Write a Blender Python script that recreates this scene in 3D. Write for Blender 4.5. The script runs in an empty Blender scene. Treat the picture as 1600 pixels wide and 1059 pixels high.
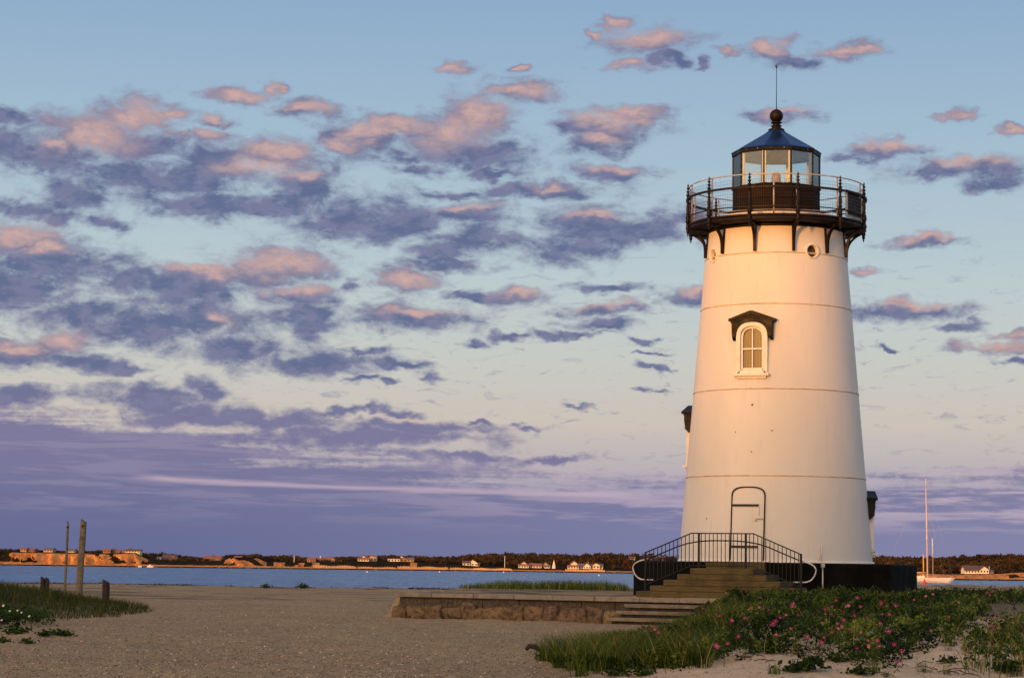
import bpy, math, random
import numpy as np
from mathutils import Vector, Matrix, noise as mnoise

random.seed(7)
rng = np.random.default_rng(11)
scn = bpy.context.scene
COL = scn.collection
R = math.radians

# ------------------------------------------------------------------ camera
EYE = 3.3                      # eye height above the water (z = 0)
FPX = 3500.0                   # focal length in photo pixels (1600 wide)
PITCH = R(5.67)
ROLL = 0.0143
fwd = Vector((0, math.cos(PITCH), math.sin(PITCH)))
up0 = Vector((0, -math.sin(PITCH), math.cos(PITCH)))
rt0 = Vector((1, 0, 0))
rt = rt0 * math.cos(ROLL) + up0 * math.sin(ROLL)
upv = up0 * math.cos(ROLL) - rt0 * math.sin(ROLL)
cam = bpy.data.cameras.new('camera')
cam.sensor_width = 36
cam.lens = FPX / 1600 * 36
cam.clip_start = 0.5
cam.clip_end = 12000
camo = bpy.data.objects.new('camera', cam)
COL.objects.link(camo)
m = Matrix((rt, upv, -fwd)).transposed().to_4x4()
m.translation = Vector((0, 0, EYE))
camo.matrix_world = m
scn.camera = camo
scn.render.resolution_x, scn.render.resolution_y = 1024, 677
scn.view_settings.view_transform = 'Standard'
scn.view_settings.look = 'None'
scn.view_settings.exposure = 0
scn.view_settings.gamma = 1
scn.cycles.max_bounces = 6
scn.cycles.transparent_max_bounces = 16

def ray(px, py):
    return (fwd * FPX + rt * (px - 800) + upv * (529.5 - py)).normalized()
def P(px, py, Y):
    """a point at distance Y in front of the eye, seen in the direction of photo pixel px, py"""
    d = ray(px, py)
    return Vector((0, 0, EYE)) + d * (Y / d.y)
def lin(r, g, b):
    f = lambda c: (c / 255 / 12.92) if c <= 10 else ((c / 255 + .055) / 1.055) ** 2.4
    return (f(r), f(g), f(b), 1)

# ------------------------------------------------------------------ sun
SUN_EL, SUN_AZ = R(3.6), R(-33)          # behind the camera, a little to the left, almost set
sdir = Vector((math.sin(SUN_AZ) * math.cos(SUN_EL), -math.cos(SUN_AZ) * math.cos(SUN_EL), math.sin(SUN_EL)))
sl = bpy.data.lights.new('sun', 'SUN')
sl.energy = 3.3
sl.angle = R(2.4)
sl.color = (1.0, 0.36, 0.05)
so = bpy.data.objects.new('sun', sl)
COL.objects.link(so)
so.rotation_euler = sdir.to_track_quat('Z', 'Y').to_euler()
so.location = (-60, -60, 60)

# ------------------------------------------------------------------ node helper
class NT:
    def __init__(s, tree):
        s.t = tree
        tree.nodes.clear()
    def n(s, typ, ins=None, out=0, **kw):
        nd = s.t.nodes.new(typ)
        for k, v in kw.items():
            setattr(nd, k, v)
        for k, v in (ins or {}).items():
            sk = nd.inputs[k]
            if isinstance(v, bpy.types.NodeSocket):
                s.t.links.new(v, sk)
            else:
                sk.default_value = v
        return nd if out is None else nd.outputs[out]
    def math(s, op, a, b=None, c=None, clamp=False):
        ins = {0: a}
        if b is not None: ins[1] = b
        if c is not None: ins[2] = c
        return s.n('ShaderNodeMath', ins, operation=op, use_clamp=clamp)
    def vm(s, op, a, b=None, c=None, out=0):
        ins = {0: a}
        if b is not None: ins[1] = b
        if c is not None: ins[2] = c
        return s.n('ShaderNodeVectorMath', ins, out=out, operation=op)
    def mr(s, v, a, b, c=0.0, d=1.0, smooth=True):
        return s.n('ShaderNodeMapRange', {0: v, 1: a, 2: b, 3: c, 4: d}, interpolation_type='SMOOTHSTEP' if smooth else 'LINEAR')
    def mix(s, f, a, b, blend='MIX'):
        nd = s.t.nodes.new('ShaderNodeMix')
        nd.data_type = 'RGBA'; nd.blend_type = blend
        for i, v in ((0, f), (6, a), (7, b)):
            if isinstance(v, bpy.types.NodeSocket): s.t.links.new(v, nd.inputs[i])
            else: nd.inputs[i].default_value = v
        return nd.outputs[2]
    def noise(s, vec, scale, detail=4, rough=.5, dist=0.0, out=0, dims='3D'):
        return s.n('ShaderNodeTexNoise', {'Vector': vec, 'Scale': scale, 'Detail': detail, 'Roughness': rough, 'Distortion': dist}, out=out, noise_dimensions=dims)
    def ramp(s, f, stops, interp='LINEAR'):
        nd = s.t.nodes.new('ShaderNodeValToRGB')
        s.t.links.new(f, nd.inputs[0])
        el = nd.color_ramp.elements
        nd.color_ramp.interpolation = interp
        while len(el) > 1: el.remove(el[-1])
        el[0].position = stops[0][0]; el[0].color = stops[0][1]
        for p, c in stops[1:]:
            e = el.new(p); e.color = c
        return nd.outputs[0]

# ------------------------------------------------------------------ sky (a cloud map on the sky sphere: azimuth, rise over run)
S = 35.0
def sky_uv(px, py):
    d = ray(px, py)
    return math.atan2(d.x, d.y) * S, d.z / math.hypot(d.x, d.y) * S
# cloud masses: centre and half sizes, in hundredths of the sky map; last value: how rosy the sunlit part is
CLOUDS = [
 (5,182,36,13),(12,228,62,26),(75,238,75,28),(150,208,85,32),(222,182,50,24),(262,172,34,9),(222,228,60,20),(250,278,118,30),(345,262,70,30),
 (432,238,62,24),(310,218,34,12),(378,148,44,11),(425,135,14,10),(335,193,34,9),(478,174,42,14),(462,292,58,36),(350,322,140,17),(120,305,58,20),
 (40,328,58,17),(98,345,28,15),(168,347,34,11),(548,342,88,36),(22,372,62,22),(70,412,92,32),(30,452,75,40),(430,416,92,22),(318,426,80,13),
 (205,440,50,22),(285,448,100,24),(130,492,90,22),(250,505,118,34),(335,498,56,36),(20,548,58,20),(100,538,42,20),(118,562,62,12),(472,462,54,20),
 (472,505,60,30),(372,548,52,24),(508,566,78,20),(45,612,58,11),(228,622,78,18),(322,618,24,22),(290,650,76,14),(420,655,90,13),
 (562,222,58,24),(622,200,56,20),(700,212,70,32),(745,185,44,34),(812,142,48,15),(822,106,16,6),(740,243,85,20),(795,232,28,13),(632,245,46,12),
 (668,268,44,11),(772,270,42,8),(640,352,62,24),(722,336,82,18),(750,375,58,20),(700,392,62,12),(700,302,52,8),(850,297,84,12),(952,202,74,22),(985,178,46,12),
 (932,226,62,13),(872,200,24,12),(962,270,48,15),(930,352,78,28),(884,382,62,26),(1000,358,72,17),(1064,342,50,20),(1012,66,58,20),(972,38,18,12),
 (938,56,14,7),(972,102,40,9),(1042,92,24,10),(1150,80,14,8),(1208,76,30,14),(1242,96,34,10),(1322,82,44,11),(1102,97,16,7),(702,110,28,11),
 (1215,176,52,10),(1378,236,54,12),(1322,246,28,7),(1508,264,80,17),(1552,286,46,11),(1440,272,25,7),(1500,176,22,8),(1590,205,24,8),(1466,379,50,8),
 (1408,485,74,13),(1502,508,34,7),(1556,540,48,8),(1584,522,24,7),(1348,420,16,7),(1078,463,38,12),(946,451,48,7),(950,484,62,9),(940,505,50,9),
 (802,465,48,12),(640,436,52,17),(700,412,60,10),(556,446,20,11),(640,497,78,18),(722,463,42,8),(802,526,34,6),(740,538,24,5),(880,520,40,6),
 (986,530,20,4),(1022,574,24,4),(1008,550,20,2.5),(632,570,44,8),(676,590,16,10),(558,597,34,6),(612,602,12,5),(640,665,100,11),(560,682,160,14),
 (862,716,46,6),(722,716,88,7),(560,640,60,6),(1590,560,20,6),(1380,540,18,3),(1010,610,20,3),(900,635,24,3),(820,668,22,4),(752,655,20,3),
 (1180,640,60,3),(560,545,30,7),(210,575,40,7)]
PINK = [
 (150,208,66,30),(222,182,50,24),(262,172,34,9),(75,225,20,14),(432,232,50,20),(310,214,30,10),(378,148,44,11),(425,135,14,10),(335,188,24,8),(478,170,42,10),
 (460,272,30,10),(22,364,60,16),(70,385,30,10),(430,410,85,16),(310,420,60,10),(20,545,45,9),(98,532,34,14),(472,452,46,10),(350,500,22,9),
 (580,205,30,16),(622,196,50,14),(702,208,60,24),(748,180,40,34),(812,140,48,11),(822,106,16,6),(540,225,30,12),(952,185,60,16),(985,172,40,9),
 (940,215,40,10),(1012,58,58,18),(972,38,18,12),(940,56,14,7),(972,102,40,9),(1150,80,14,8),(1205,70,30,12),(1325,80,44,9),(702,110,28,11),
 (1230,172,40,7),(1378,228,50,9),(1512,250,62,10),(1500,176,22,8),(1590,205,24,8),(1466,374,46,6),(1420,475,60,6),(1556,538,44,8),(1584,522,24,7),
 (1348,420,16,7),(1092,455,26,7),(960,478,56,6),(815,460,36,8),(636,436,46,13),(650,487,60,8),(962,262,30,8),(930,335,50,8),(630,650,60,4),(860,292,30,6),
 (735,325,50,6),(20,652,40,5),(400,260,50,14)]
w = bpy.data.worlds.new('World')
scn.world = w
w.use_nodes = True
N = NT(w.node_tree)
tc = N.n('ShaderNodeTexCoord')
tcg = w.node_tree.nodes[-1].outputs['Generated']
xyz = N.n('ShaderNodeSeparateXYZ', {0: tcg}, out=None)
X, Y_, Z = xyz.outputs
az = N.math('ARCTAN2', X, Y_)
hyp = N.math('MAXIMUM', N.math('SQRT', N.math('ADD', N.math('MULTIPLY', X, X), N.math('MULTIPLY', Y_, Y_))), .02)
v = N.math('DIVIDE', Z, hyp)
pu = N.math('MULTIPLY', az, S)
pv = N.math('MULTIPLY', v, S)
p = N.n('ShaderNodeCombineXYZ', {0: pu, 1: pv, 2: 0.0})
pst = N.vm('MULTIPLY', p, (.80, 1.45, 1))
wn = N.vm('SUBTRACT', N.noise(pst, 1.3, 3, .55, out=1, dims='2D'), (.5, .5, .5))
wn2 = N.vm('SUBTRACT', N.noise(pst, 4.5, 3, .6, out=1, dims='2D'), (.5, .5, .5))
pw = N.vm('ADD', p, N.vm('MULTIPLY', wn, (1.0, .42, 0)))
pw = N.vm('ADD', pw, N.vm('MULTIPLY', wn2, (.34, .15, 0)))
def field(lst, grow):
    cur = None
    for (cx, cy, rx, ry) in lst:
        u0, v0 = sky_uv(cx, cy)
        rx = rx * grow / 100; ry = ry * grow / 100
        sc = (1 / rx, 1 / ry, 0)
        q = N.vm('MULTIPLY_ADD', pw, sc, (-u0 / rx, -v0 / ry, 0))
        L = N.vm('LENGTH', q, out=1)
        cur = L if cur is None else N.math('SMOOTH_MIN', cur, L, .25)
    return cur
fb = N.noise(pst, 1.7, 9, .62, .3, dims='2D')
fine = N.noise(N.vm('MULTIPLY', p, (.9, 1.7, 1)), 4.6, 7, .66, .35, dims='2D')
cf = field(CLOUDS, 1.27)
dens = N.math('SUBTRACT', 1.0, N.math('MULTIPLY', cf, .72))
dens = N.math('ADD', dens, N.math('MULTIPLY', N.math('SUBTRACT', fb, .5), 1.35))
dens = N.math('ADD', dens, N.math('MULTIPLY', N.math('SUBTRACT', fine, .5), .45))
alpha = N.mr(dens, -.06, .70)
pf = field(PINK, 1.25)
pk = N.math('ADD', N.math('SUBTRACT', 1.25, pf), N.math('MULTIPLY', N.math('SUBTRACT', fb, .5), .9))
pk = N.mr(pk, -.45, 1.45)
# upper-air blue down to the cream band
hr = N.mr(pv, -1.0, 9.0, smooth=False)        # one stop per hundred photo rows
row = lambda y: ((877 - y) / 100 + 1) / 10
base = N.ramp(hr, [(0, lin(105, 105, 150)), (row(877), lin(128, 126, 170)), (row(800), lin(148, 143, 178)), (row(740), lin(184, 174, 182)), (row(660), lin(204, 194, 184)),
                   (row(560), lin(199, 202, 196)), (row(430), lin(186, 202, 207)), (row(250), lin(166, 191, 208)), (row(0), lin(143, 172, 202))])
base = N.mix(N.mr(pv, 9, 40), base, lin(96, 122, 165))
shade = N.noise(pst, 2.6, 5, .6, .2, dims='2D')
pur = N.mix(N.mr(dens, .75, .15), N.mix(N.mr(shade, .38, .62), lin(88, 100, 140), lin(115, 118, 152)), lin(132, 138, 164))
pur = N.mix(N.mr(pv, 3.2, 1.6), pur, lin(118, 115, 153))
ros = N.mix(N.mr(N.math('SUBTRACT', 1.3, pf), .1, .9), lin(158, 140, 160), lin(212, 173, 163))
ccol = N.mix(N.math('MULTIPLY', pk, N.mr(fine, .3, .62, .66, .95)), pur, ros)
sky = N.mix(N.math('MULTIPLY', alpha, .93), base, ccol)
wisp = N.noise(N.vm('MULTIPLY', p, (.75, 2.9, 1)), 2.6, 7, .66, .5, dims='2D')
wm = N.math('MULTIPLY', N.mr(wisp, .56, .74), N.math('MULTIPLY', N.mr(pv, 6.5, 3.5), N.mr(pv, 1.0, 1.6)))
sky = N.mix(N.math('MULTIPLY', wm, .5), sky, lin(146, 143, 166))
# the slate bank low over the far shore, with long level streaks
stv = N.vm('MULTIPLY', p, (.16, 1.9, 1))
st = N.noise(stv, 1.6, 7, .6, .25, dims='2D')
st2 = N.noise(N.vm('MULTIPLY', p, (.2, 2.6, 1)), 2.2, 6, .6, .25, dims='2D')
btop = N.math('ADD', N.mr(pu, -8, 0.5, 2.28, 1.36), N.mr(pu, 2, 8, 0, .1))
bd = N.math('ADD', N.math('SUBTRACT', btop, pv), N.math('MULTIPLY', N.math('SUBTRACT', st, .5), 1.5))
bd = N.math('ADD', bd, N.math('MULTIPLY', N.math('SUBTRACT', fine, .5), .5))
ba = N.mr(bd, -.12, .3)
bc = N.mix(N.mr(pu, -8, 8), lin(100, 106, 147), lin(130, 132, 167))
bc = N.mix(N.mr(pv, .1, 1.9), bc, lin(121, 118, 154))
bc = N.mix(N.math('MULTIPLY', N.math('MULTIPLY', N.mr(st2, .44, .62), N.mr(pv, .35, .95)), N.mr(pu, -3, 5, .2, .95)), bc, lin(184, 168, 186))
sky = N.mix(N.math('MULTIPLY', ba, .96), sky, bc)
u0, v0 = sky_uv(190, 745); u1, v1 = sky_uv(1080, 779)
slope = (v1 - v0) / (u1 - u0)
ln = N.math('SUBTRACT', pv, N.math('MULTIPLY_ADD', pu, slope, v0 - slope * u0))
ln = N.math('ABSOLUTE', N.math('ADD', ln, N.math('MULTIPLY', N.math('SUBTRACT', st, .5), .16)))
lm = N.math('MULTIPLY', N.mr(ln, .07, .0), N.math('MULTIPLY', N.mr(pu, u0, u0 + .7), N.mr(pu, 3.2, 1.2)))
sky = N.mix(N.math('MULTIPLY', lm, .7), sky, lin(196, 174, 190))
# afterglow around the sinking sun behind the camera
gd = N.math('MAXIMUM', N.vm('DOT_PRODUCT', tcg, tuple(sdir), out=1), 0.0)
gl = N.math('POWER', gd, 2.2)
glow = N.mix(1.0, (2.7, 1.58, .64, 1), gl, 'MULTIPLY')
sky = N.mix(1.0, sky, glow, 'ADD')
bg = N.n('ShaderNodeBackground', {0: sky, 1: 1.0})
N.n('ShaderNodeOutputWorld', {0: bg}, out=None)
w.cycles.sampling_method = 'MANUAL'
w.cycles.sample_map_resolution = 512

# ------------------------------------------------------------------ materials
def mat(name, base=(.5, .5, .5), rough=.6, metal=0, build=None, spec=.5):
    m = bpy.data.materials.new(name)
    m.use_nodes = True
    n = NT(m.node_tree)
    b = n.n('ShaderNodeBsdfPrincipled', {'Base Color': (*base[:3], 1), 'Roughness': rough, 'Metallic': metal, 'Specular IOR Level': spec}, out=None)
    n.n('ShaderNodeOutputMaterial', {0: b.outputs[0]}, out=None)
    n.b = b
    n.link = lambda key, sock: m.node_tree.links.new(sock, b.inputs[key])
    if build: build(n)
    else:
        # a little wear on every plain paint and metal: colour drift, roughness drift, slight unevenness
        oc = n.n('ShaderNodeTexCoord', out='Object')
        nz = n.noise(oc, 3.0, 6, .65)
        lo = tuple(c * .72 for c in base[:3]) + (1,); hi = tuple(min(1, c * 1.22) for c in base[:3]) + (1,)
        n.link('Base Color', n.mix(n.mr(nz, .3, .7), lo, hi))
        n.link('Roughness', n.mr(nz, .3, .7, max(.05, rough - .12), min(1, rough + .12)))
        n.link('Normal', n.n('ShaderNodeBump', {'Strength': .25, 'Distance': .01, 'Height': n.noise(oc, 25, 4)}))
    return m

def b_paint(n):
    oc = n.n('ShaderNodeTexCoord', out='Object')
    big = n.noise(n.vm('MULTIPLY', oc, (1, 1, .35)), .55, 4, .55)
    streak = n.noise(n.vm('MULTIPLY', oc, (1, 1, .07)), 5.5, 5, .65)
    grime = n.noise(n.vm('MULTIPLY', oc, (1, 1, .5)), 2.2, 8, .7)
    c = n.mix(n.mr(big, .35, .65), (.76, .72, .66, 1), (.68, .66, .61, 1))
    c = n.mix(n.math('MULTIPLY', n.mr(streak, .55, .8), .32), c, (.50, .40, .29, 1))
    c = n.mix(n.math('MULTIPLY', n.mr(grime, .62, .8), .35), c, (.56, .50, .42, 1))
    n.link('Base Color', c)
    n.link('Roughness', n.mr(grime, .3, .7, .5, .7))
    n.b.inputs['Specular IOR Level'].default_value = .25
    h = n.math('ADD', n.math('MULTIPLY', n.noise(oc, 1.1, 3), 1.0), n.math('MULTIPLY', n.noise(oc, 14, 4), .05))
    n.link('Normal', n.n('ShaderNodeBump', {'Strength': .35, 'Distance': .05, 'Height': h}))
M_TOWER = mat('tower_white_paint', build=b_paint)
def b_trim(n):
    oc = n.n('ShaderNodeTexCoord', out='Object')
    g = n.noise(oc, 5, 6, .65)
    n.link('Base Color', n.mix(n.mr(g, .4, .8), (.78, .74, .68, 1), (.66, .58, .49, 1)))
    n.b.inputs['Roughness'].default_value = .45
M_TRIM = mat('trim_white_paint', build=b_trim)
M_SEAM = mat('seam_rusty_cream_paint', (.58, .44, .29), .6)
M_RUST = mat('rust_stain', (.22, .10, .045), .9)
M_BROWN = mat('bronze_brown_iron', (.009, .0052, .004), .5, 0, spec=.2)
M_BLACKIRON = mat('black_painted_iron', (.009, .0075, .0075), .4, 0, spec=.25)
M_ROOF = mat('dark_roof_metal', (.018, .062, .17), .25, .7)
M_GALV = mat('galvanised_pipe', (.50, .45, .40), .45, .3)
M_WIRE = mat('guard_wire', (.035, .03, .028), .5, .2)
M_STEEL = mat('pale_steel_pipe', (.62, .60, .57), .35, .3)
def b_found(n):
    oc = n.n('ShaderNodeTexCoord', out='Object')
    g = n.noise(oc, 1.6, 7, .65)
    n.link('Base Color', n.mix(n.mr(g, .4, .75), (.005, .005, .005, 1), (.012, .0105, .009, 1)))
    n.link('Roughness', n.mr(g, .3, .7, .55, .8))
    n.link('Normal', n.n('ShaderNodeBump', {'Strength': .5, 'Distance': .03, 'Height': n.noise(oc, 9, 5)}))
M_FOUND = mat('black_foundation_paint', build=b_found, spec=.03)
def b_glass(n):
    tr = n.n('ShaderNodeBsdfTransparent', {0: (.93, .96, .95, 1)})
    gl = n.n('ShaderNodeBsdfGlossy', {0: (1, 1, 1, 1), 1: .02})
    f = n.n('ShaderNodeFresnel', {0: 1.5})
    mx = n.n('ShaderNodeMixShader', {0: f, 1: tr, 2: gl})
    out = [x for x in n.t.nodes if x.type == 'OUTPUT_MATERIAL'][0]
    n.t.links.new(mx, out.inputs[0])
M_GLASS = mat('clear_glass', build=b_glass)
M_DARKGLASS = mat('dark_window_glass', (.035, .037, .035), .08, 0, spec=.5)
def b_blind(n):
    oc = n.n('ShaderNodeTexCoord', out='Object')
    wv = n.n('ShaderNodeTexWave', {0: oc, 1: 4.2, 2: 2.0, 3: 2.0}, wave_type='BANDS', bands_direction='X')
    n.link('Base Color', n.mix(wv, (.030, .032, .018, 1), (.095, .092, .05, 1)))
    n.b.inputs['Roughness'].default_value = .2
M_BLIND = mat('curtained_window_pane', build=b_blind)
M_LENS = mat('pink_brown_lens_shroud', (.36, .20, .16), .35)
M_LENSBASE = mat('yellowed_base_plate', (.55, .50, .34), .4)
M_CEIL = mat('grey_green_ceiling_paint', (.36, .38, .33), .6)
M_CELL = mat('solar_cells', (.012, .014, .022), .5, spec=.15)

def b_timber(n, a=(.14, .10, .033), b=(.062, .043, .016), band=None):
    oc = n.n('ShaderNodeTexCoord', out='Object')
    g = n.noise(n.vm('MULTIPLY', oc, (1.2, 6, 14)), 2.2, 7, .7)
    g2 = n.noise(oc, 1.7, 4, .6)
    c = n.mix(n.mr(g, .3, .72), (*a, 1), (*b, 1))
    c = n.mix(n.math('MULTIPLY', n.mr(g2, .45, .7), .6), c, tuple(x * .42 for x in b) + (1,))
    n.link('Base Color', c)
    n.b.inputs['Roughness'].default_value = .85
    n.link('Normal', n.n('ShaderNodeBump', {'Strength': .7, 'Distance': .012, 'Height': g}))
M_STEPS = mat('olive_brown_timber', build=b_timber)
M_BEAM = mat('grey_weathered_timber', build=lambda n: b_timber(n, (.27, .225, .16), (.13, .105, .07)))
M_PILE = mat('silvered_wood_pile', build=lambda n: b_timber(n, (.26, .21, .13), (.08, .062, .04)))
M_STUMP = mat('dark_red_brown_post', build=lambda n: b_timber(n, (.045, .026, .020), (.014, .009, .008)))
def b_stone(n, a, b, c3, sc=2.2):
    oc = n.n('ShaderNodeTexCoord', out='Object')
    oi = n.n('ShaderNodeObjectInfo', out='Random')
    off = n.vm('ADD', oc, n.n('ShaderNodeCombineXYZ', {0: n.math('MULTIPLY', oi, 37.0), 1: n.math('MULTIPLY', oi, 91.0), 2: 0.0}))
    g = n.noise(off, sc, 8, .68)
    g2 = n.noise(off, sc * 3.2, 7, .72)
    c = n.mix(n.mr(g, .33, .68), (*a, 1), (*b, 1))
    c = n.mix(n.math('MULTIPLY', n.math('GREATER_THAN', oi, .45), .45), c, (*b, 1))
    c = n.mix(n.mr(g2, .44, .62), c, (*c3, 1))
    n.link('Base Color', c)
    n.b.inputs['Roughness'].default_value = .9
    n.link('Normal', n.n('ShaderNodeBump', {'Strength': 1.0, 'Distance': .03, 'Height': g2}))
M_BOULDER = mat('brown_granite', build=lambda n: b_stone(n, (.25, .165, .08), (.13, .08, .048), (.045, .032, .022)))
M_COPING = mat('grey_granite', build=lambda n: b_stone(n, (.33, .28, .22), (.24, .20, .16), (.19, .16, .125), 1.6))
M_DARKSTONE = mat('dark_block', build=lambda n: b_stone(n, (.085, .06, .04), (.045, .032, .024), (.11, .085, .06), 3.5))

# ------------------------------------------------------------------ mesh helpers
class MB:
    def __init__(s): s.v = []; s.f = []; s.sm = []
    def add(s, vs, fs, smooth=False, M=None):
        o = len(s.v)
        for q in vs:
            q = Vector(q)
            s.v.append(tuple(M @ q) if M else tuple(q))
        for f in fs:
            s.f.append(tuple(i + o for i in f)); s.sm.append(smooth)
        return s
    def box(s, x0, y0, z0, x1, y1, z1, M=None, bev=0.0):
        if bev > 0:
            b = bev
            pts = []
            for z, k in ((z0, 1), (z0 + b, 0), (z1 - b, 0), (z1, 1)):
                i = b if k else 0
                c = b * .6 if not k else b * .6
                xa, xb, ya, yb = x0 + i, x1 - i, y0 + i, y1 - i
                pts += [(xa + c, ya, z), (xb - c, ya, z), (xb, ya + c, z), (xb, yb - c, z), (xb - c, yb, z), (xa + c, yb, z), (xa, yb - c, z), (xa, ya + c, z)]
            fs = [tuple(range(7, -1, -1)), tuple(range(24, 32))]
            for k in range(3):
                for i in range(8):
                    j = (i + 1) % 8
                    fs.append((k * 8 + i, k * 8 + j, k * 8 + 8 + j, k * 8 + 8 + i))
            return s.add(pts, fs, False, M)
        vs = [(x0, y0, z0), (x1, y0, z0), (x1, y1, z0), (x0, y1, z0), (x0, y0, z1), (x1, y0, z1), (x1, y1, z1), (x0, y1, z1)]
        return s.add(vs, [(3, 2, 1, 0), (4, 5, 6, 7), (0, 1, 5, 4), (1, 2, 6, 5), (2, 3, 7, 6), (3, 0, 4, 7)], False, M)
    def lathe(s, prof, n=24, smooth=True, M=None, a0=0.0, cap=True):
        vs, fs = [], []
        for r, z in prof:
            for i in range(n):
                a = a0 + 2 * math.pi * i / n
                vs.append((r * math.sin(a), -r * math.cos(a), z))
        for k in range(len(prof) - 1):
            for i in range(n):
                j = (i + 1) % n
                fs.append((k * n + i, k * n + j, (k + 1) * n + j, (k + 1) * n + i))
        s.add(vs, fs, smooth, M)
        if cap:
            o = len(s.v) - len(vs)
            s.f.append(tuple(o + i for i in range(n - 1, -1, -1))); s.sm.append(False)
            o2 = o + (len(prof) - 1) * n
            s.f.append(tuple(o2 + i for i in range(n))); s.sm.append(False)
        return s
    def tube(s, pts, r, n=6, M=None, closed=False, smooth=True):
        pts = [Vector(q) for q in pts]
        rs = r if isinstance(r, (list, tuple)) else [r] * len(pts)
        vs, fs = [], []
        L = len(pts)
        prev = None
        for i, q in enumerate(pts):
            if closed: t = pts[(i + 1) % L] - pts[i - 1]
            else: t = pts[min(i + 1, L - 1)] - pts[max(i - 1, 0)]
            t.normalize()
            if prev is None:
                a = Vector((0, 0, 1)) if abs(t.z) < .9 else Vector((1, 0, 0))
                nrm = t.cross(a).normalized()
            else:
                nrm = (prev - t * prev.dot(t)).normalized()
            prev = nrm
            bn = t.cross(nrm)
            for k in range(n):
                a = 2 * math.pi * k / n
                vs.append(q + (nrm * math.cos(a) + bn * math.sin(a)) * rs[i])
        for i in range(L if closed else L - 1):
            i2 = (i + 1) % L
            for k in range(n):
                k2 = (k + 1) % n
                fs.append((i * n + k, i2 * n + k, i2 * n + k2, i * n + k2))
        if not closed:
            fs.append(tuple(range(n))); fs.append(tuple((L - 1) * n + k for k in range(n - 1, -1, -1)))
        return s.add(vs, fs, smooth, M)
    def prism(s, outline, h0, h1, fn):
        """outline of (a, b) pairs swept from h0 to h1; fn(a, b, h) gives the point"""
        n = len(outline)
        vs = [fn(a, b, h0) for a, b in outline] + [fn(a, b, h1) for a, b in outline]
        fs = [tuple(range(n)), tuple(range(2 * n - 1, n - 1, -1))]
        for i in range(n):
            j = (i + 1) % n
            fs.append((i, i + n, j + n, j))
        return s.add(vs, fs)
    def ringprism(s, outer, inner, h0, h1, fn):
        n = len(outer)
        vs = [fn(a, b, h0) for a, b in outer] + [fn(a, b, h0) for a, b in inner] + [fn(a, b, h1) for a, b in outer] + [fn(a, b, h1) for a, b in inner]
        fs = []
        for i in range(n - 1):
            j = i + 1
            fs += [(i, j, n + j, n + i), (2 * n + i, 3 * n + i, 3 * n + j, 2 * n + j), (i, 2 * n + i, 2 * n + j, j), (n + i, n + j, 3 * n + j, 3 * n + i)]
        fs += [(0, n, 3 * n, 2 * n), (n - 1, 3 * n - 1, 4 * n - 1, 2 * n - 1)]
        return s.add(vs, fs)
    def build(s, name, material, parent=None, fixn=True):
        me = bpy.data.meshes.new(name)
        me.from_pydata(s.v, [], s.f)
        me.polygons.foreach_set('use_smooth', s.sm)
        if fixn:
            import bmesh
            bm = bmesh.new(); bm.from_mesh(me)
            bmesh.ops.recalc_face_normals(bm, faces=bm.faces)
            bm.to_mesh(me); bm.free()
        me.materials.append(material)
        me.update()
        o = bpy.data.objects.new(name, me)
        COL.objects.link(o)
        if parent: o.parent = parent
        return o
def tag(o, label=None, cat=None, group=None, kind=None):
    for k, v in (('label', label), ('category', cat), ('group', group), ('kind', kind)):
        if v: o[k] = v
    return o
def thing(name, label, cat, loc=(0, 0, 0), rz=0, group=None):
    o = bpy.data.objects.new(name, None)
    o.empty_display_size = .2
    COL.objects.link(o)
    o.location = loc; o.rotation_euler = (0, 0, rz)
    return tag(o, label, cat, group)
def copy_part(o, parent, M=None):
    c = o.copy(); COL.objects.link(c); c.parent = parent
    if M is not None: c.matrix_local = M @ o.matrix_local
    for ch in list(o.children):
        d = ch.copy(); COL.objects.link(d); d.parent = c
        d.matrix_local = ch.matrix_local
    return c
def RZ(deg): return Matrix.Rotation(R(deg), 4, 'Z')
def np_mesh(name, V, F, material, attr=None, parent=None, smooth=False):
    me = bpy.data.meshes.new(name)
    V = np.asarray(V, dtype=np.float32); F = np.asarray(F, dtype=np.int32)
    k = F.shape[1]
    me.vertices.add(len(V)); me.vertices.foreach_set('co', V.ravel())
    me.loops.add(F.size); me.loops.foreach_set('vertex_index', F.ravel())
    me.polygons.add(len(F))
    me.polygons.foreach_set('loop_start', np.arange(0, F.size, k, dtype=np.int32))
    me.polygons.foreach_set('use_smooth', np.full(len(F), smooth))
    me.update(calc_edges=True)
    for nm, (dom, vals) in (attr or {}).items():
        a = me.attributes.new(nm, 'FLOAT', dom)
        a.data.foreach_set('value', np.asarray(vals, dtype=np.float32))
    me.materials.append(material)
    o = bpy.data.objects.new(name, me)
    COL.objects.link(o)
    if parent: o.parent = parent
    return o

# value noise in numpy
_tab = rng.random((256, 256))
def vn(x, y):
    xi = np.floor(x).astype(int); yi = np.floor(y).astype(int)
    fx = x - xi; fy = y - yi
    fx = fx * fx * (3 - 2 * fx); fy = fy * fy * (3 - 2 * fy)
    g = lambda a, b: _tab[a & 255, b & 255]
    return (g(xi, yi) * (1 - fx) + g(xi + 1, yi) * fx) * (1 - fy) + (g(xi, yi + 1) * (1 - fx) + g(xi + 1, yi + 1) * fx) * fy
def fbm(x, y, o=4):
    s = 0; a = .5; t = 0
    for k in range(o):
        s = s + a * vn(x * 2 ** k + 17 * k, y * 2 ** k + 31 * k); t += a; a *= .5
    return s / t
def ss(a, b, x):
    t = np.clip((x - a) / (b - a), 0, 1)
    return t * t * (3 - 2 * t)

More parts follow.
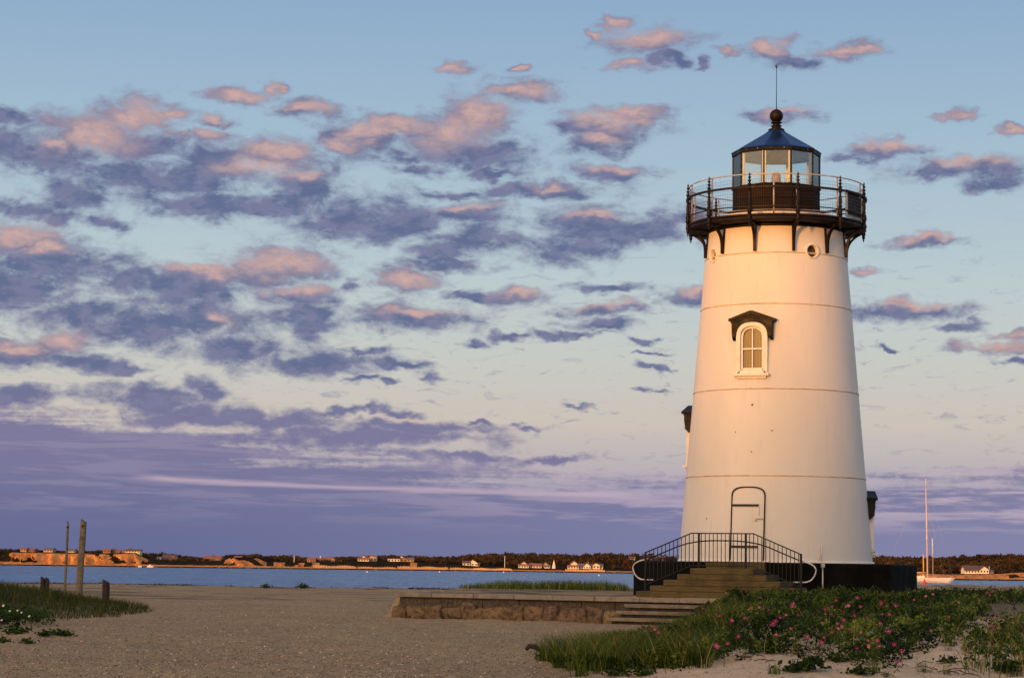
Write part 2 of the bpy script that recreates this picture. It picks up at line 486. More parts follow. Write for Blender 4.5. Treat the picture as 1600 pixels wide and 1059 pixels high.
# ------------------------------------------------------------------ the lie of the land
TX, TY = 7.93, 67.0                # centre of the tower
B0 = R(-23.3)                      # the door looks this way, to the left of straight at us
cb, sb = math.cos(B0), math.sin(B0)
GZ = EYE - .93                     # level of the terrace round the tower
def loc_ab(x, y):
    dx, dy = x - TX, y - TY
    return dx * cb + dy * sb, dx * sb - dy * cb      # along the wall, out towards us
def W(a, b, z=0): return Vector((TX + a * cb + b * sb, TY + a * sb - b * cb, z))
WALL_B = 6.7
def height(x, y):
    x = np.asarray(x, float); y = np.asarray(y, float)
    a, b = loc_ab(x, y)
    z = 1.66 + .05 * (fbm(x / 4, y / 4) - .5) + .11 * (fbm(x / .62 + 9, y / .62, 3) - .5) * ss(120, 60, y)
    z = z + .10 * ss(118, 127, y) * (fbm(x / 6, y / 3 + 50) + .1)
    # dune in the right foreground
    e0 = np.interp(y, [20, 30, 38, 48, 55, 60, 70], [.9, .9, 1.3, 2.0, 3.0, 4.6, 8.0])
    e1 = e0 + np.interp(y, [20, 40, 60], [2.6, 3.0, 3.0])
    mx = ss(e0, e1, x + .7 * (fbm(y / 1.7, x * 0 + 3.3) - .5))
    my = .12 + .88 * ss(26, 40.5, y + 1.6 * (fbm(x / 1.6, y / 2.5 + 8) - .5))
    lump = .16 * (fbm(x / 1.3 + 40, y / 1.6) - .45) + .07 * (fbm(x / .45, y / .5 + 4) - .5)
    dune = 1.66 + (.66 * my + lump) * mx
    infront = ss(6.15, 6.45, b)
    z = z * (1 - mx) + dune * mx
    # terrace behind the wall
    pa = ss(-9.7 - .33 * np.clip(6.7 - b, 0, 60), -9.2 - .30 * np.clip(6.7 - b, 0, 60), a)
    pb = ss(-22.5, -16, b + 1.5 * (fbm(x / 3, y / 3 + 20) - .5))
    ter = GZ - .01 + .05 * (fbm(x / 2, y / 2) - .5) * ss(-3, -9, a + 0 * b)
    k = pa * pb * (1 - infront)
    z = z * (1 - k) + ter * k
    # grassy mound on the left
    d = np.hypot((x + 17.9) / 6.3, (y - 65) / 14)
    z = z + .74 * ss(1.2, .15, d) * (.85 + .3 * fbm(x / 2, y / 2 + 70))
    s = ss(127, 152, y + 3 * (fbm(x / 9, y * 0 + 2) - .5))
    return z * (1 - s) + (-2.0) * s
def G(px, py):
    """where the line of sight through photo pixel px, py meets the ground"""
    d = ray(px, py)
    t = np.linspace(20, 150, 6500)
    X = d.x * t; Yy = d.y * t; Zz = EYE + d.z * t
    hit = np.nonzero(Zz < height(X, Yy))[0]
    i = hit[0] if len(hit) else -1
    return Vector((X[i], Yy[i], float(height(X[i], Yy[i]))))

def b_sand(n):
    geo = n.n('ShaderNodeNewGeometry', out='Position')
    dn = n.n('ShaderNodeAttribute', out='Fac', attribute_name='dune')
    dp = n.n('ShaderNodeAttribute', out='Fac', attribute_name='dark')
    f1 = n.noise(geo, .35, 5, .6)
    f2 = n.noise(geo, 7.0, 6, .7)
    f3 = n.noise(geo, 45, 4, .7)
    beach = n.mix(n.mr(f1, .35, .65), (.41, .305, .158, 1), (.29, .215, .115, 1))
    beach = n.mix(n.mr(f2, .35, .68), beach, (.52, .38, .21, 1))
    beach = n.mix(n.math('MULTIPLY', n.mr(f3, .47, .62), .85), beach, (.10, .068, .042, 1))
    dune = n.mix(n.mr(f1, .35, .65), (.70, .545, .35, 1), (.57, .44, .28, 1))
    dune = n.mix(n.math('MULTIPLY', n.mr(f2, .5, .75), .5), dune, (.34, .25, .165, 1))
    c = n.mix(dn, beach, dune)
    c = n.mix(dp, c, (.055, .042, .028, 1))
    vo = n.n('ShaderNodeTexVoronoi', {'Vector': geo, 'Scale': 16.0, 'Randomness': 1.0}, out=None)
    fl = n.math('LESS_THAN', vo.outputs['Distance'], .16)
    pick = n.n('ShaderNodeSeparateColor', {0: vo.outputs['Color']})
    fl = n.math('MULTIPLY', fl, n.math('GREATER_THAN', pick, .86))
    c = n.mix(n.math('MULTIPLY', fl, .75), c, (.62, .52, .42, 1))
    n.link('Base Color', c)
    n.b.inputs['Roughness'].default_value = .95
    n.b.inputs['Specular IOR Level'].default_value = .15
    h = n.math('ADD', n.math('MULTIPLY', f2, .7), n.math('MULTIPLY', f3, .16))
    h = n.math('ADD', h, n.math('MULTIPLY', n.noise(n.vm('MULTIPLY', geo, (1, .55, 1)), 3.1, 5, .6), 2.6))
    n.link('Normal', n.n('ShaderNodeBump', {'Strength': .9, 'Distance': .085, 'Height': h}))
M_SAND = mat('sand', build=b_sand)

def lines(*segs):
    out = []
    for a, b, st in segs: out += list(np.arange(a, b, st))
    return np.array(out + [segs[-1][1]])
gx = lines((-6000, -800, 800), (-800, -120, 85), (-120, -24, 6), (-24, -12, .5), (-12, 14, .125), (14, 26, .5), (26, 120, 6), (120, 800, 85), (800, 6000, 800))
gy = lines((-60, 20, 10), (20, 48, .14), (48, 70, .22), (70, 126, .6), (126, 160, 1.0), (160, 800, 40), (800, 7000, 800))
GX, GY = np.meshgrid(gx, gy)
GH = height(GX, GY)
# how much of the pale blown sand and of the dark litter there is
Aa, Bb = loc_ab(GX, GY)
e0 = np.interp(GY, [20, 30, 48, 60], [.8, .8, 2.0, 4.6])
dunem = ss(e0 - .2, e0 + 1.6, GX + 1.0 * (fbm(GX / 1.2, GY / 2) - .5)) * (1 - ss(56, 64, GY))
dark = .75 * ss(-9.4, -8, Aa + .3 * np.clip(6.7 - Bb, 0, 60)) * ss(6.6, 6.2, Bb) * ss(-17, -12, Bb) * ss(.30, .62, fbm(GX / 1.4, GY / 2.5))
dark = np.maximum(dark, .8 * ss(.55, .72, fbm(GX / 1.5 + 5, GY / 1.2)) * ss(119, 124, GY) * ss(136, 129, GY))
dark = np.maximum(dark, .7 * ss(.57, .70, fbm(GX / 2.6 + 55, GY / 1.6)) * ss(84, 92, GY) * ss(122, 118, GY))
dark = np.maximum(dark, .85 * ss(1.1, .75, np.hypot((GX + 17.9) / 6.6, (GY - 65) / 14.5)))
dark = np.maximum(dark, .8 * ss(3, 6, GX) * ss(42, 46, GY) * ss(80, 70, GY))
ny, nx = GX.shape
idx = np.arange(ny * nx).reshape(ny, nx)
Fq = np.stack([idx[:-1, :-1], idx[:-1, 1:], idx[1:, 1:], idx[1:, :-1]], -1).reshape(-1, 4)
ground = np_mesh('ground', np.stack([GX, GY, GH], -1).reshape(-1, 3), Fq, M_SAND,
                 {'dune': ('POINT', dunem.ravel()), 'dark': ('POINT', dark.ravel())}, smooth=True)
tag(ground, kind='structure')

# unseen ridge added behind the camera to keep the setting sun off the beach
def b_shade_ridge(n):
    geo = n.n('ShaderNodeNewGeometry', out='Position')
    n.link('Base Color', n.mix(n.mr(n.noise(geo, .8, 6), .35, .65), (.03, .04, .018, 1), (.07, .08, .035, 1)))
M_SHADE_RIDGE = mat('shade_ridge_scrub', build=b_shade_ridge)
RIDGE = 200.0
RH = 21.5                          # height of its crest above the eye
tu = np.linspace(-420, 420, 281)
hv, hf = [], []
cs, sn = math.cos(SUN_AZ), math.sin(SUN_AZ)
prof = [(-60, 0), (-30, .55), (-12, .88), (0, 1), (14, .86), (45, .35), (80, 0)]
for i, t in enumerate(tu):
    hh = (EYE + RH) + .9 * (float(fbm(np.array(t / 14), np.array(3.0))) - .5) + .6 * (float(fbm(np.array(t / 3), np.array(8.0))) - .5)
    for q, k in prof:
        dist = RIDGE + q
        hv.append((sn * dist + cs * t, -cs * dist + sn * t, 1.4 + (hh - 1.4) * k))
n7 = len(prof)
for i in range(len(tu) - 1):
    for k in range(n7 - 1):
        hf.append((i * n7 + k, (i + 1) * n7 + k, (i + 1) * n7 + k + 1, i * n7 + k + 1))
tag(np_mesh('hill', hv, hf, M_SHADE_RIDGE, smooth=True), kind='structure')  # unseen hill, added for the soft shade it casts

# ------------------------------------------------------------------ water
def b_water(n):
    geo = n.n('ShaderNodeNewGeometry', out='Position')
    w1 = n.noise(n.vm('MULTIPLY', geo, (1.0, .55, 1)), .9, 5, .62)
    w2 = n.noise(n.vm('MULTIPLY', geo, (.25, .10, 1)), .5, 3, .5)
    w3 = n.noise(n.vm('MULTIPLY', geo, (.05, .012, 1)), 1.0, 3, .5)
    wq = n.noise(n.vm('MULTIPLY', geo, (.6, .06, 1)), 1.0, 4, .7)
    h = n.math('ADD', n.math('ADD', w1, n.math('MULTIPLY', w2, 1.2)), n.math('MULTIPLY', wq, 1.5))
    n.link('Normal', n.n('ShaderNodeBump', {'Strength': 1.0, 'Distance': n.mr(w3, .35, .65, .9, 1.5), 'Height': h}))
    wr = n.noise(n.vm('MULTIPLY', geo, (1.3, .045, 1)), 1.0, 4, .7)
    n.link('Base Color', n.mix(n.mr(n.math('ADD', n.math('MULTIPLY', wr, .8), n.math('MULTIPLY', w2, .2)), .38, .62), (.010, .080, .27, 1), (.045, .22, .56, 1)))  # reflected sky blue and wave contrast put into the base colour
    n.b.inputs['Roughness'].default_value = .2
    n.b.inputs['Specular IOR Level'].default_value = .07
    n.b.inputs['IOR'].default_value = 1.33
M_WATER = mat('harbour_water', build=b_water)
xs = np.linspace(-6000, 6000, 25); ys = np.array([118, 200, 400, 700, 1200, 3000, 6900])
WX, WY = np.meshgrid(xs, ys)
idx = np.arange(WX.size).reshape(WX.shape)
Fw = np.stack([idx[:-1, :-1], idx[:-1, 1:], idx[1:, 1:], idx[1:, :-1]], -1).reshape(-1, 4)
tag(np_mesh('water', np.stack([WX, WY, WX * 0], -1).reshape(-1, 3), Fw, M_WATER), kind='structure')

# ------------------------------------------------------------------ the lighthouse
LH = thing('lighthouse', 'white conical lighthouse with black lantern and gallery on a black stone base', 'lighthouse', (TX, TY, GZ), B0)
def zl(px, py, Y): return P(px, py, Y).z - GZ          # height above the terrace of photo row py at distance Y
ZP = zl(1215, 878.5, TY - 3.2)                           # top of the foundation
def zs(py): return zl(1215, py, TY)
Z1, Z2, Z3, Z4 = zs(748), zs(616.5), zs(487), zs(409)
ZN = zs(352)
k_r = (TY / math.cos(PITCH) * .9951 / FPX)
RB, RT = 150.0 * TY / FPX, 106.5 * TY / FPX
def rad(z): return RB + (RT - RB) * (z - ZP) / (ZN - ZP)
mb = MB()
prof = []
NROW = 300
for i in range(NROW + 1):
    z = ZP + (ZN + .12 - ZP) * i / NROW
    prof.append((rad(z), z))
zw0 = zl(1182, 583, TY - 2.35)
WINDOWS = [(0, zw0), (R(-90), zs(727)), (R(112), zs(861)), (R(180), zs(861) + .9)]
PORTS = [(R(gd), zl(1269, 394.5, TY - 1.7) if gd == 46 else zl(1215, 396.8, TY - 1.4)) for gd in (46, 136, 226, -43)]
def in_opening(a, z):
    r_ = rad(z)
    for g, z0 in WINDOWS:
        w_ = ((a - g + math.pi) % (2 * math.pi) - math.pi) * r_
        if abs(w_) < .45 and z0 + .02 < z < z0 + 1.48:
            if z < z0 + 1.05 or (w_ / .45) ** 2 + ((z - z0 - 1.05) / .43) ** 2 < 1: return True
    for g, z0 in PORTS:
        w_ = ((a - g + math.pi) % (2 * math.pi) - math.pi) * r_
        if w_ * w_ + (z - z0) ** 2 < .207 ** 2: return True
    return False
# openings are cut by leaving the shell closed behind each frame; the walls are 3 cm proud plates, seams between the courses
mb.lathe(prof, 360)
nv = 360
hole = [in_opening(2 * math.pi * (i % nv) / nv, prof[i // nv][1]) for i in range(len(mb.v))]
keep = [(f, s_) for f, s_ in zip(mb.f, mb.sm) if not all(hole[q] for q in f)]
mb.f = [q[0] for q in keep]; mb.sm = [q[1] for q in keep]
tower = mb.build('tower_wall', M_TOWER, LH)
for z in (Z1, Z2, Z3, Z4):
    r = rad(z)
    MB().lathe([(r - .02, z - .028), (r + .014, z - .016), (r + .020, z - .004), (r + .014, z + .010), (r - .02, z + .024)], 96, cap=False).build('seam_band', M_SEAM, LH)
MB().lathe([(RB - .05, ZP - .02), (RB + .05, ZP - .02), (RB + .05, ZP + .035), (RB + .012, ZP + .06), (RB - .05, ZP + .06)], 96, cap=False).build('base_flange', M_TRIM, LH)

# eight-sided black foundation
AP = 3.89
mb = MB()
ap_r = AP / math.cos(math.pi / 8)
mb.lathe([(ap_r, -.7), (ap_r, ZP - .045), (ap_r - .03, ZP - .012), (ap_r - .06, ZP)], 8, smooth=False, a0=math.pi / 8)
mb.build('foundation', M_FOUND, LH)
# threshold stone let into the foundation under the door
MB().box(-.86, -AP - .06, ZP - .20, .86, -AP + .5, ZP + .012, bev=.01).build('threshold', M_STEPS, LH)
# conduit with a small box on the foundation
ca = R(16 + 16.75)
def polar(r, g, z): return Vector((r * math.sin(g), -r * math.cos(g), z))
g = math.asin(95 * TY / FPX / 4.1) + R(16.75)
gn = R(45)
# straight on the right-hand front face of the foundation
fc = polar(AP + .03, gn, 0); tdir = Vector((math.cos(gn), math.sin(gn), 0))
off = -.62
cpt = fc + tdir * off
mb = MB().tube([cpt + Vector((0, 0, .0)), cpt + Vector((0, 0, ZP - .08))], .022, 8)
cd = mb.build('conduit_pipe', M_GALV, LH)
mb = MB().box(-.045, -.05, ZP - .12, .045, .03, ZP + .02, M=Matrix.Translation(cpt) @ Matrix.Rotation(gn, 4, 'Z'), bev=.006)
mb.build('junction_box', M_GALV, cd)

# openings: helper that maps (w sideways, z up, r outwards) at bearing g
def wfn(g):
    cg, sg = math.cos(g), math.sin(g)
    return lambda w_, z_, r_: (r_ * sg + w_ * cg, -r_ * cg + w_ * sg, z_)
def arch(hw, z0, z1, rise, n=14):
    """outline from bottom left up over an arch to bottom right"""
    pts = [(-hw, z0)]
    zs_ = z1 - rise
    for i in range(n + 1):
        t = math.pi * (1 - i / n)
        c, s_ = math.cos(t), math.sin(t)
        e = .82
        pts.append((hw * math.copysign(abs(c) ** e, c), zs_ + rise * abs(s_) ** e))
    pts.append((hw, z0))
    return pts
def make_window(g, zsill):
    fn = wfn(g)
    Rs = rad(zsill + .05)
    win = MB()
    H = 1.50
    # deep casing
    win.ringprism(arch(.47, zsill, zsill + H, .44), arch(.355, zsill + .10, zsill + H - .11, .34), Rs - .5, Rs + .025, fn)
    win.prism([(-.36, zsill + .001), (.36, zsill + .001), (.36, zsill + .099), (-.36, zsill + .099)], Rs - .4, Rs + .022, fn)
    fr = win.build('window', M_TRIM, LH)
    MB().prism([(-.53, zsill - .07), (.53, zsill - .07), (.53, zsill - .003), (-.53, zsill - .003)], Rs - .25, Rs + .12, fn) \
        .prism([(-.44, zsill - .14), (.44, zsill - .14), (.44, zsill - .073), (-.44, zsill - .073)], Rs - .25, Rs + .06, fn).build('sill', M_TRIM, fr)
    sash = MB()
    zi = zsill + .10
    sash.ringprism(arch(.352, zi, zi + 1.285, .34), arch(.288, zi + .06, zi + 1.22, .28), Rs - .12, Rs - .05, fn)
    sash.prism([(-.30, zi + .002), (.30, zi + .002), (.30, zi + .072), (-.30, zi + .072)], Rs - .118, Rs - .052, fn)
    sash.prism([(-.287, zi + .60), (.287, zi + .60), (.287, zi + .65), (-.287, zi + .65)], Rs - .11, Rs - .035, fn)
    sash.prism([(-.018, zi + .073), (.018, zi + .073), (.018, zi + .599), (-.018, zi + .599)], Rs - .10, Rs - .056, fn)
    sash.prism([(-.018, zi + .651), (.018, zi + .651), (.018, zi + 1.23), (-.018, zi + 1.23)], Rs - .10, Rs - .056, fn)
    sash.build('sash', M_TRIM, fr)
    MB().prism(arch(.34, zi + .01, zi + 1.27, .33), Rs - .14, Rs - .121, fn).build('pane', M_BLIND, fr)
    # gabled hood with an arched apron and shaped cheeks
    hd = MB()
    zt = zsill + H
    rh = Rs + .115
    tip, apex = zt + .05, zt + .26
    th = .07
    hd.prism([(-.68, tip - .02), (0, apex - .02), (0, apex + th), (-.05, apex + th), (-.69, tip + .05)], Rs - .3, rh, fn)
    hd.prism([(.68, tip - .02), (.69, tip + .05), (.05, apex + th), (0, apex + th), (0, apex - .02)], Rs - .3, rh, fn)
    hd.prism([(-.63, tip - .07), (0, apex - .09), (0, apex - .021), (-.63, tip - .002)], Rs - .3, rh - .05, fn)
    hd.prism([(.63, tip - .07), (.63, tip - .002), (0, apex - .021), (0, apex - .09)], Rs - .3, rh - .05, fn)
    a_in = arch(.475, zt - .42, zt + .01, .44)
    n_ = len(a_in)
    a_out = []
    for i, (w_, z_) in enumerate(a_in):
        t = i / (n_ - 1)
        wo = -.585 + 1.17 * min(max((t - .12) / .76, 0), 1)
        zo = (zt - .42) if i in (0, n_ - 1) else min(apex - .095 - abs(wo) * .26, 9e9)
        a_out.append((wo, zo))
    hd.ringprism(a_out, a_in, Rs - .3, Rs + .035, fn)
    for sd in (-1, 1):
        cg = [(Rs - .3, zt - .02), (Rs + .055, zt - .02), (Rs + .055, zt - .16), (Rs + .03, zt - .32), (Rs - .0, zt - .42), (Rs - .08, zt - .52), (Rs - .3, zt - .52)]
        a_, b_ = (.53, .605) if sd > 0 else (-.605, -.53)
        hd.prism(cg, a_, b_, lambda r_, z_, w_: fn(w_, z_, r_))
    hd.build('hood', M_BROWN, fr)
    return fr
for g, z_ in WINDOWS: make_window(g, z_)

# portholes
def make_porthole(gd, z):
    g = R(gd); Rz = rad(z)
    M = Matrix.Translation(polar(Rz, g, z)) @ Matrix.Rotation(g, 4, 'Z') @ Matrix.Rotation(math.pi / 2, 4, 'X')
    o = MB().lathe([(.178, -.22), (.222, -.22), (.222, .035), (.214, .046), (.186, .046), (.178, .038), (.178, -.22)], 28, M=M, cap=False).build('porthole', M_TRIM, LH)
    MB().lathe([(.001, -.13), (.177, -.13), (.177, -.11), (.001, -.11)], 28, M=M, cap=False).build('pane', M_DARKGLASS, o)
for g, z_ in PORTS: make_porthole(math.degrees(g), z_)

# the door, rolled to the curve of the wall
zd0, zd1 = ZP + .03, zl(1170, 760, TY - 2.75)
def dfn(off):
    def f(w_, z_, h=0):
        r_ = rad(z_) + off + h
        g_ = w_ / rad(z_)
        return (r_ * math.sin(g_), -r_ * math.cos(g_), z_)
    return f
def door_outline(hw, z0, z1):
    pts = [(-hw, z0), (-hw, z0 + (z1 - .26 - z0) * .5)]
    n_ = 18
    for i in range(n_ + 1):
        t = math.pi * (1 - i / n_)
        c, s_ = math.cos(t), math.sin(t)
        pts.append((hw * math.copysign(abs(c) ** .62, c), z1 - .26 + .26 * abs(s_) ** .8))
    return pts + [(hw, z0 + (z1 - .26 - z0) * .5), (hw, z0)]
ol = door_outline(.475, zd0, zd1 - .02)
mb = MB()
fo, fi = dfn(.022), dfn(-.05)
rows = 16
vs, fs = [], []
for i in range(rows + 1):
    z_ = zd0 + (zd1 - .02 - zd0) * i / rows
    zz = min(1, max(0, (z_ - (zd1 - .28)) / .26))
    hw = .475 * (1 - zz ** 2.6) ** .6 if zz < 1 else .01
    hw = max(hw, .15)
    for j in range(9):
        vs.append(fo(-hw + 2 * hw * j / 8, z_))
for i in range(rows):
    for j in range(8):
        a_ = i * 9 + j
        fs.append((a_, a_ + 1, a_ + 10, a_ + 9))
mb.add(vs, fs, True)
door = mb.build('door', M_TOWER, LH)
mb = MB()
mb.tube([dfn(.03)(w_, z_) for w_, z_ in door_outline(.49, zd0, zd1)], .021, 6)
mb.build('gasket', M_BLACKIRON, door)
for zh in (zl(1170, 788.5, TY - 2.8), zl(1170, 853.5, TY - 2.85)):
    mb = MB()
    f = dfn(.035)
    for s_ in range(8):
        w0, w1 = -.46 + .78 * s_ / 8, -.46 + .78 * (s_ + 1) / 8
        mb.add([f(w0, zh - .03), f(w1, zh - .03), f(w1, zh + .03), f(w0, zh + .03), f(w0, zh - .03, .02), f(w1, zh - .03, .02), f(w1, zh + .03, .02), f(w0, zh + .03, .02)],
               [(0, 1, 2, 3), (4, 5, 6, 7), (0, 1, 5, 4), (2, 3, 7, 6), (0, 3, 7, 4), (1, 2, 6, 5)])
    mb.build('strap_hinge', M_BLACKIRON, door)
mb = MB()
f = dfn(.06)
zh = zl(1170, 809.5, TY - 2.8)
mb.tube([f(.24, zh - .07), f(.24, zh - .01), f(.26, zh), f(.46, zh)], .012, 6)
mb.tube([f(.25, zh - .06, -.03), f(.25, zh - .06, .02)], .02, 8)
mb.build('latch', M_SEAM, door)
mb = MB()
mb.tube([f(.33, zh + .10, -.03), f(.33, zh + .11), f(.33, zh + .34), f(.33, zh + .35, -.03)], .012, 6)
mb.build('handle', M_TRIM, door)
# bolt heads bleeding rust, and pipes near the ground
for px, py, sz in ((1178, 631, .03), (1152, 673, .018), (1209, 672, .022), (1177, 705, .02), (1107, 809, .02)):
    z_ = zl(px, py, TY - 2.6)
    g = math.asin((px - 1215) * (TY - 2.6) / FPX / rad(z_)) + R(16.75)
    M = Matrix.Translation(polar(rad(z_), g, z_)) @ Matrix.Rotation(g, 4, 'Z') @ Matrix.Rotation(math.pi / 2, 4, 'X')
    o = MB().lathe([(sz, -.02), (sz, .015), (sz * .6, .022)], 8, M=M).build('bolt_head', M_RUST, LH)
for px in (1281.5, 1285):
    z_ = zl(px, 860, TY - 2.5)
    g = math.asin((px - 1215) * (TY - 2.6) / FPX / rad(z_)) + R(16.75)
    r_ = rad(z_)
    MB().tube([polar(r_ + .05, g, ZP + .01), polar(r_ + .03, g, ZP + (.44 if px < 1283 else .50)), polar(r_ - .05, g, ZP + (.47 if px < 1283 else .53))], .014, 6).build('vent_pipe', M_TRIM, LH)
g = R(90 + 16.75 - 9)
z_ = zs(859)
mb = MB()
mb.tube([polar(rad(z_) - .02, g, z_ - .05), polar(rad(z_) + .07, g, z_ - .02)], .014, 6)
mb.lathe([(.025, -.05), (.03, 0), (.03, .05), (.012, .055)], 10, M=Matrix.Translation(polar(rad(z_) + .08, g, z_)))
mb.build('security_camera', M_STEEL, LH)

# gallery
ZD = zs(354.5)
RD = 140.5 * TY / FPX
mb = MB().lathe([(1.2, ZD - .02), (RD - .01, ZD - .02), (RD + .015, ZD), (RD + .015, ZD - .05), (RD - .015, ZD - .06), (RD - .015, ZD - .125), (RD + .005, ZD - .135), (RD - .01, ZD - .16), (1.2, ZD - .165)], 96, cap=False)
mb.build('gallery_deck', M_BROWN, LH)
rn = rad(Z4 + .3)
MB().lathe([(RT - .02, ZD - .30), (RT + .035, ZD - .27), (RT + .05, ZD - .166), (RT - .02, ZD - .166)], 96, cap=False).build('neck_moulding', M_BROWN, LH)
# brackets: built once at bearing 0 and copied round
def make_bracket():
    fn = wfn(0)
    mb = MB()
    zt, zb = ZD - .167, Z4 + .04
    n_ = 12
    outer, inner = [], []
    for i in range(n_ + 1):
        t = i / n_
        z_ = zb + (zt - zb) * (t ** .62)
        r0 = rad(z_)
        r_ = rad(zb) + .035 + (RD - .12 - rad(zb)) * (t ** 2.3)
        outer.append((r_ + .035, z_)); inner.append((r_ - .03, z_ + .02 * t))
    pts = outer + inner[::-1]
    for i in range(n_):
        q = [outer[i], outer[i + 1], inner[i + 1], inner[i]]
        mb.prism(q, -.032, .032, lambda r_, z_, w_: fn(w_, z_, r_))
        # wide flange on the curve
        q = [(outer[i][0] + .012, outer[i][1]), (outer[i + 1][0] + .012, outer[i + 1][1]), (outer[i + 1][0] - .008, outer[i + 1][1] + .004), (outer[i][0] - .008, outer[i][1] + .004)]
        mb.prism(q, -.045, .045, lambda r_, z_, w_: fn(w_, z_, r_))
    # upright against the wall
    mb.prism([(rad(zb) - .03, zb), (rad(zb) + .05, zb), (rad(zt) + .05, zt), (rad(zt) - .03, zt)], -.028, .028, lambda r_, z_, w_: fn(w_, z_, r_))
    mb.prism([(rad(zt), zt - .045), (RD - .1, zt - .045), (RD - .1, zt), (rad(zt), zt)], -.027, .027, lambda r_, z_, w_: fn(w_, z_, r_))
    return mb.build('bracket', M_BROWN, LH)
br = make_bracket()
for k in range(1, 12): copy_part(br, LH, RZ(30 * k))
# turned iron posts with finial and drop
def make_post():
    z0 = ZD
    k = 1.0
    prof = [(.004, -.40), (.012, -.36), (.03, -.33), (.012, -.31), (.034, -.29), (.045, -.25), (.045, -.22), (.03, -.20), (.055, -.18), (.06, -.12), (.05, -.10), (.05, .04), (.068, .05), (.068, .09), (.05, .10),
            (.062, .15), (.066, .19), (.05, .24), (.032, .27), (.055, .285), (.055, .31), (.036, .325), (.042, .36), (.05, .44), (.044, .52), (.032, .64), (.027, .70), (.05, .715), (.05, .74), (.03, .755),
            (.032, .80), (.04, .83), (.052, .86), (.052, .885), (.028, .90), (.022, .94), (.046, .955), (.05, .98), (.024, 1.0), (.016, 1.03), (.040, 1.055), (.043, 1.08), (.018, 1.10), (.016, 1.12), (.026, 1.14), (.02, 1.17), (.004, 1.22)]
    mb = MB().lathe([(r * 1.12, z) for r, z in prof], 10, M=Matrix.Translation((0, -(RD + .02), z0)))
    return mb.build('railing_post', M_BROWN, LH)
pt = make_post()
for k in range(1, 12): copy_part(pt, LH, RZ(30 * k))
def ringpts(r, z, n=96): return [(r * math.sin(2 * math.pi * i / n), -r * math.cos(2 * math.pi * i / n), z) for i in range(n)]
zr = ZD + .79
MB().lathe([(RD - .03, zr - .03), (RD + .03, zr - .03), (RD + .03, zr + .03), (RD - .03, zr + .03), (RD - .03, zr - .03)], 96, smooth=False, cap=False).build('iron_rail', M_BROWN, LH)
zlow = ZD + .22
MB().lathe([(RD - .016, zlow - .014), (RD + .016, zlow - .014), (RD + .016, zlow + .014), (RD - .016, zlow + .014), (RD - .016, zlow - .014)], 96, smooth=False, cap=False).build('iron_rail', M_BROWN, LH)
ztop = ZD + 1.175
MB().tube(ringpts(RD - .07, ztop), .019, 8, closed=True).build('guard_rail', M_GALV, LH)
MB().tube(ringpts(RD - .07, ZD + .12), .015, 8, closed=True).build('guard_rail', M_GALV, LH)
gp = MB().tube([(0, -(RD - .10), ZD - .01), (0, -(RD - .10), ztop)], .024, 8).build('guard_upright', M_GALV, LH)
gp.rotation_euler = (0, 0, R(15))
for k in range(1, 12): copy_part(gp, LH, RZ(30 * k))
mb = MB()
nw = 250
rw = RD - .045
for i in range(nw):
    a = 2 * math.pi * i / nw
    d_ = .0021
    mb.add([polar(rw, a, ZD + .02), polar(rw, a + d_ / rw * 2, ZD + .02), polar(rw, a + d_ / rw * 2, ZD + 1.02), polar(rw, a, ZD + 1.02),
            polar(rw - d_ * 2, a + d_ / rw, ZD + .02), polar(rw - d_ * 2, a + d_ / rw, ZD + 1.02)], [(0, 1, 2, 3), (1, 4, 5, 2), (4, 0, 3, 5)])
for i in range(11):
    mb.tube(ringpts(rw, ZD + .02 + .1 * i, 72), .003, 3, closed=True)
mb.build('wire_mesh', M_WIRE, LH)
# solar panel hung on the railing
gs = R(78.5)
M = Matrix.Translation(polar(RD - .13, gs, 0)) @ Matrix.Rotation(gs, 4, 'Z')
zc0, zc1 = ZD + .05, ZD + .86
sp = MB().box(-.52, -.045, zc0, .50, -.004, zc1, M=M, bev=.006).build('solar_panel', M_GALV, LH)
cells = MB()
for i in range(6):
    for j in range(7):
        if i == 5 and j == 6: continue
        x0 = -.43 + .142 * i; z0 = zc0 + .06 + .099 * j
        cells.box(x0, -.052, z0, x0 + .134, -.0465, z0 + .092, M=M)
cells.build('solar_cells', M_CELL, sp)
for qx in (-.4, .4):
    for qz in (zc0 + .1, zc1 - .1):
        MB().tube([M @ Vector((qx, 0, qz)), M @ Vector((qx, .12, qz))], .015, 6).build('clamp', M_GALV, sp)

# lantern: ten sides
RL = 213.5 / 3.114 * TY / FPX
zg0, zg1 = ZD + 1.15, ZD + 2.12
def deca(r, a0=0): return [(r * math.sin(R(36 * k + a0)), -r * math.cos(R(36 * k + a0))) for k in range(10)]
def decalathe(mb, prof): return mb.lathe(prof, 10, smooth=False, cap=False)
mb = decalathe(MB(), [(RL - .06, ZD - .02), (RL, ZD - .02), (RL, zg0 - .05), (RL + .035, zg0 - .045), (RL + .035, zg0 - .01), (RL - .10, zg0 - .005), (RL - .10, zg0 - .05), (RL - .06, zg0 - .05), (RL - .06, ZD)])
M_PARAPET = mat('dull_brown_black_iron', (.013, .007, .005), .75, 0, spec=.08)
par = mb.build('lantern_parapet', M_PARAPET, LH)
for k in range(10):       # plate seams and rivets on each side
    a, b_ = deca(RL + .004)[k], deca(RL + .004)[(k + 1) % 10]
    A_, B_ = Vector((*a, 0)), Vector((*b_, 0))
    for zz in (ZD + .10, ZD + .55, ZD + .99):
        mb = MB(); mb.box(.03, -.012, zz - .02, (B_ - A_).length - .03, .004, zz + .02, M=Matrix.Translation(A_) @ Matrix.Rotation(math.atan2(B_.y - A_.y, B_.x - A_.x), 4, 'Z'))
        mb.build('stiffening_bar', M_PARAPET, par)
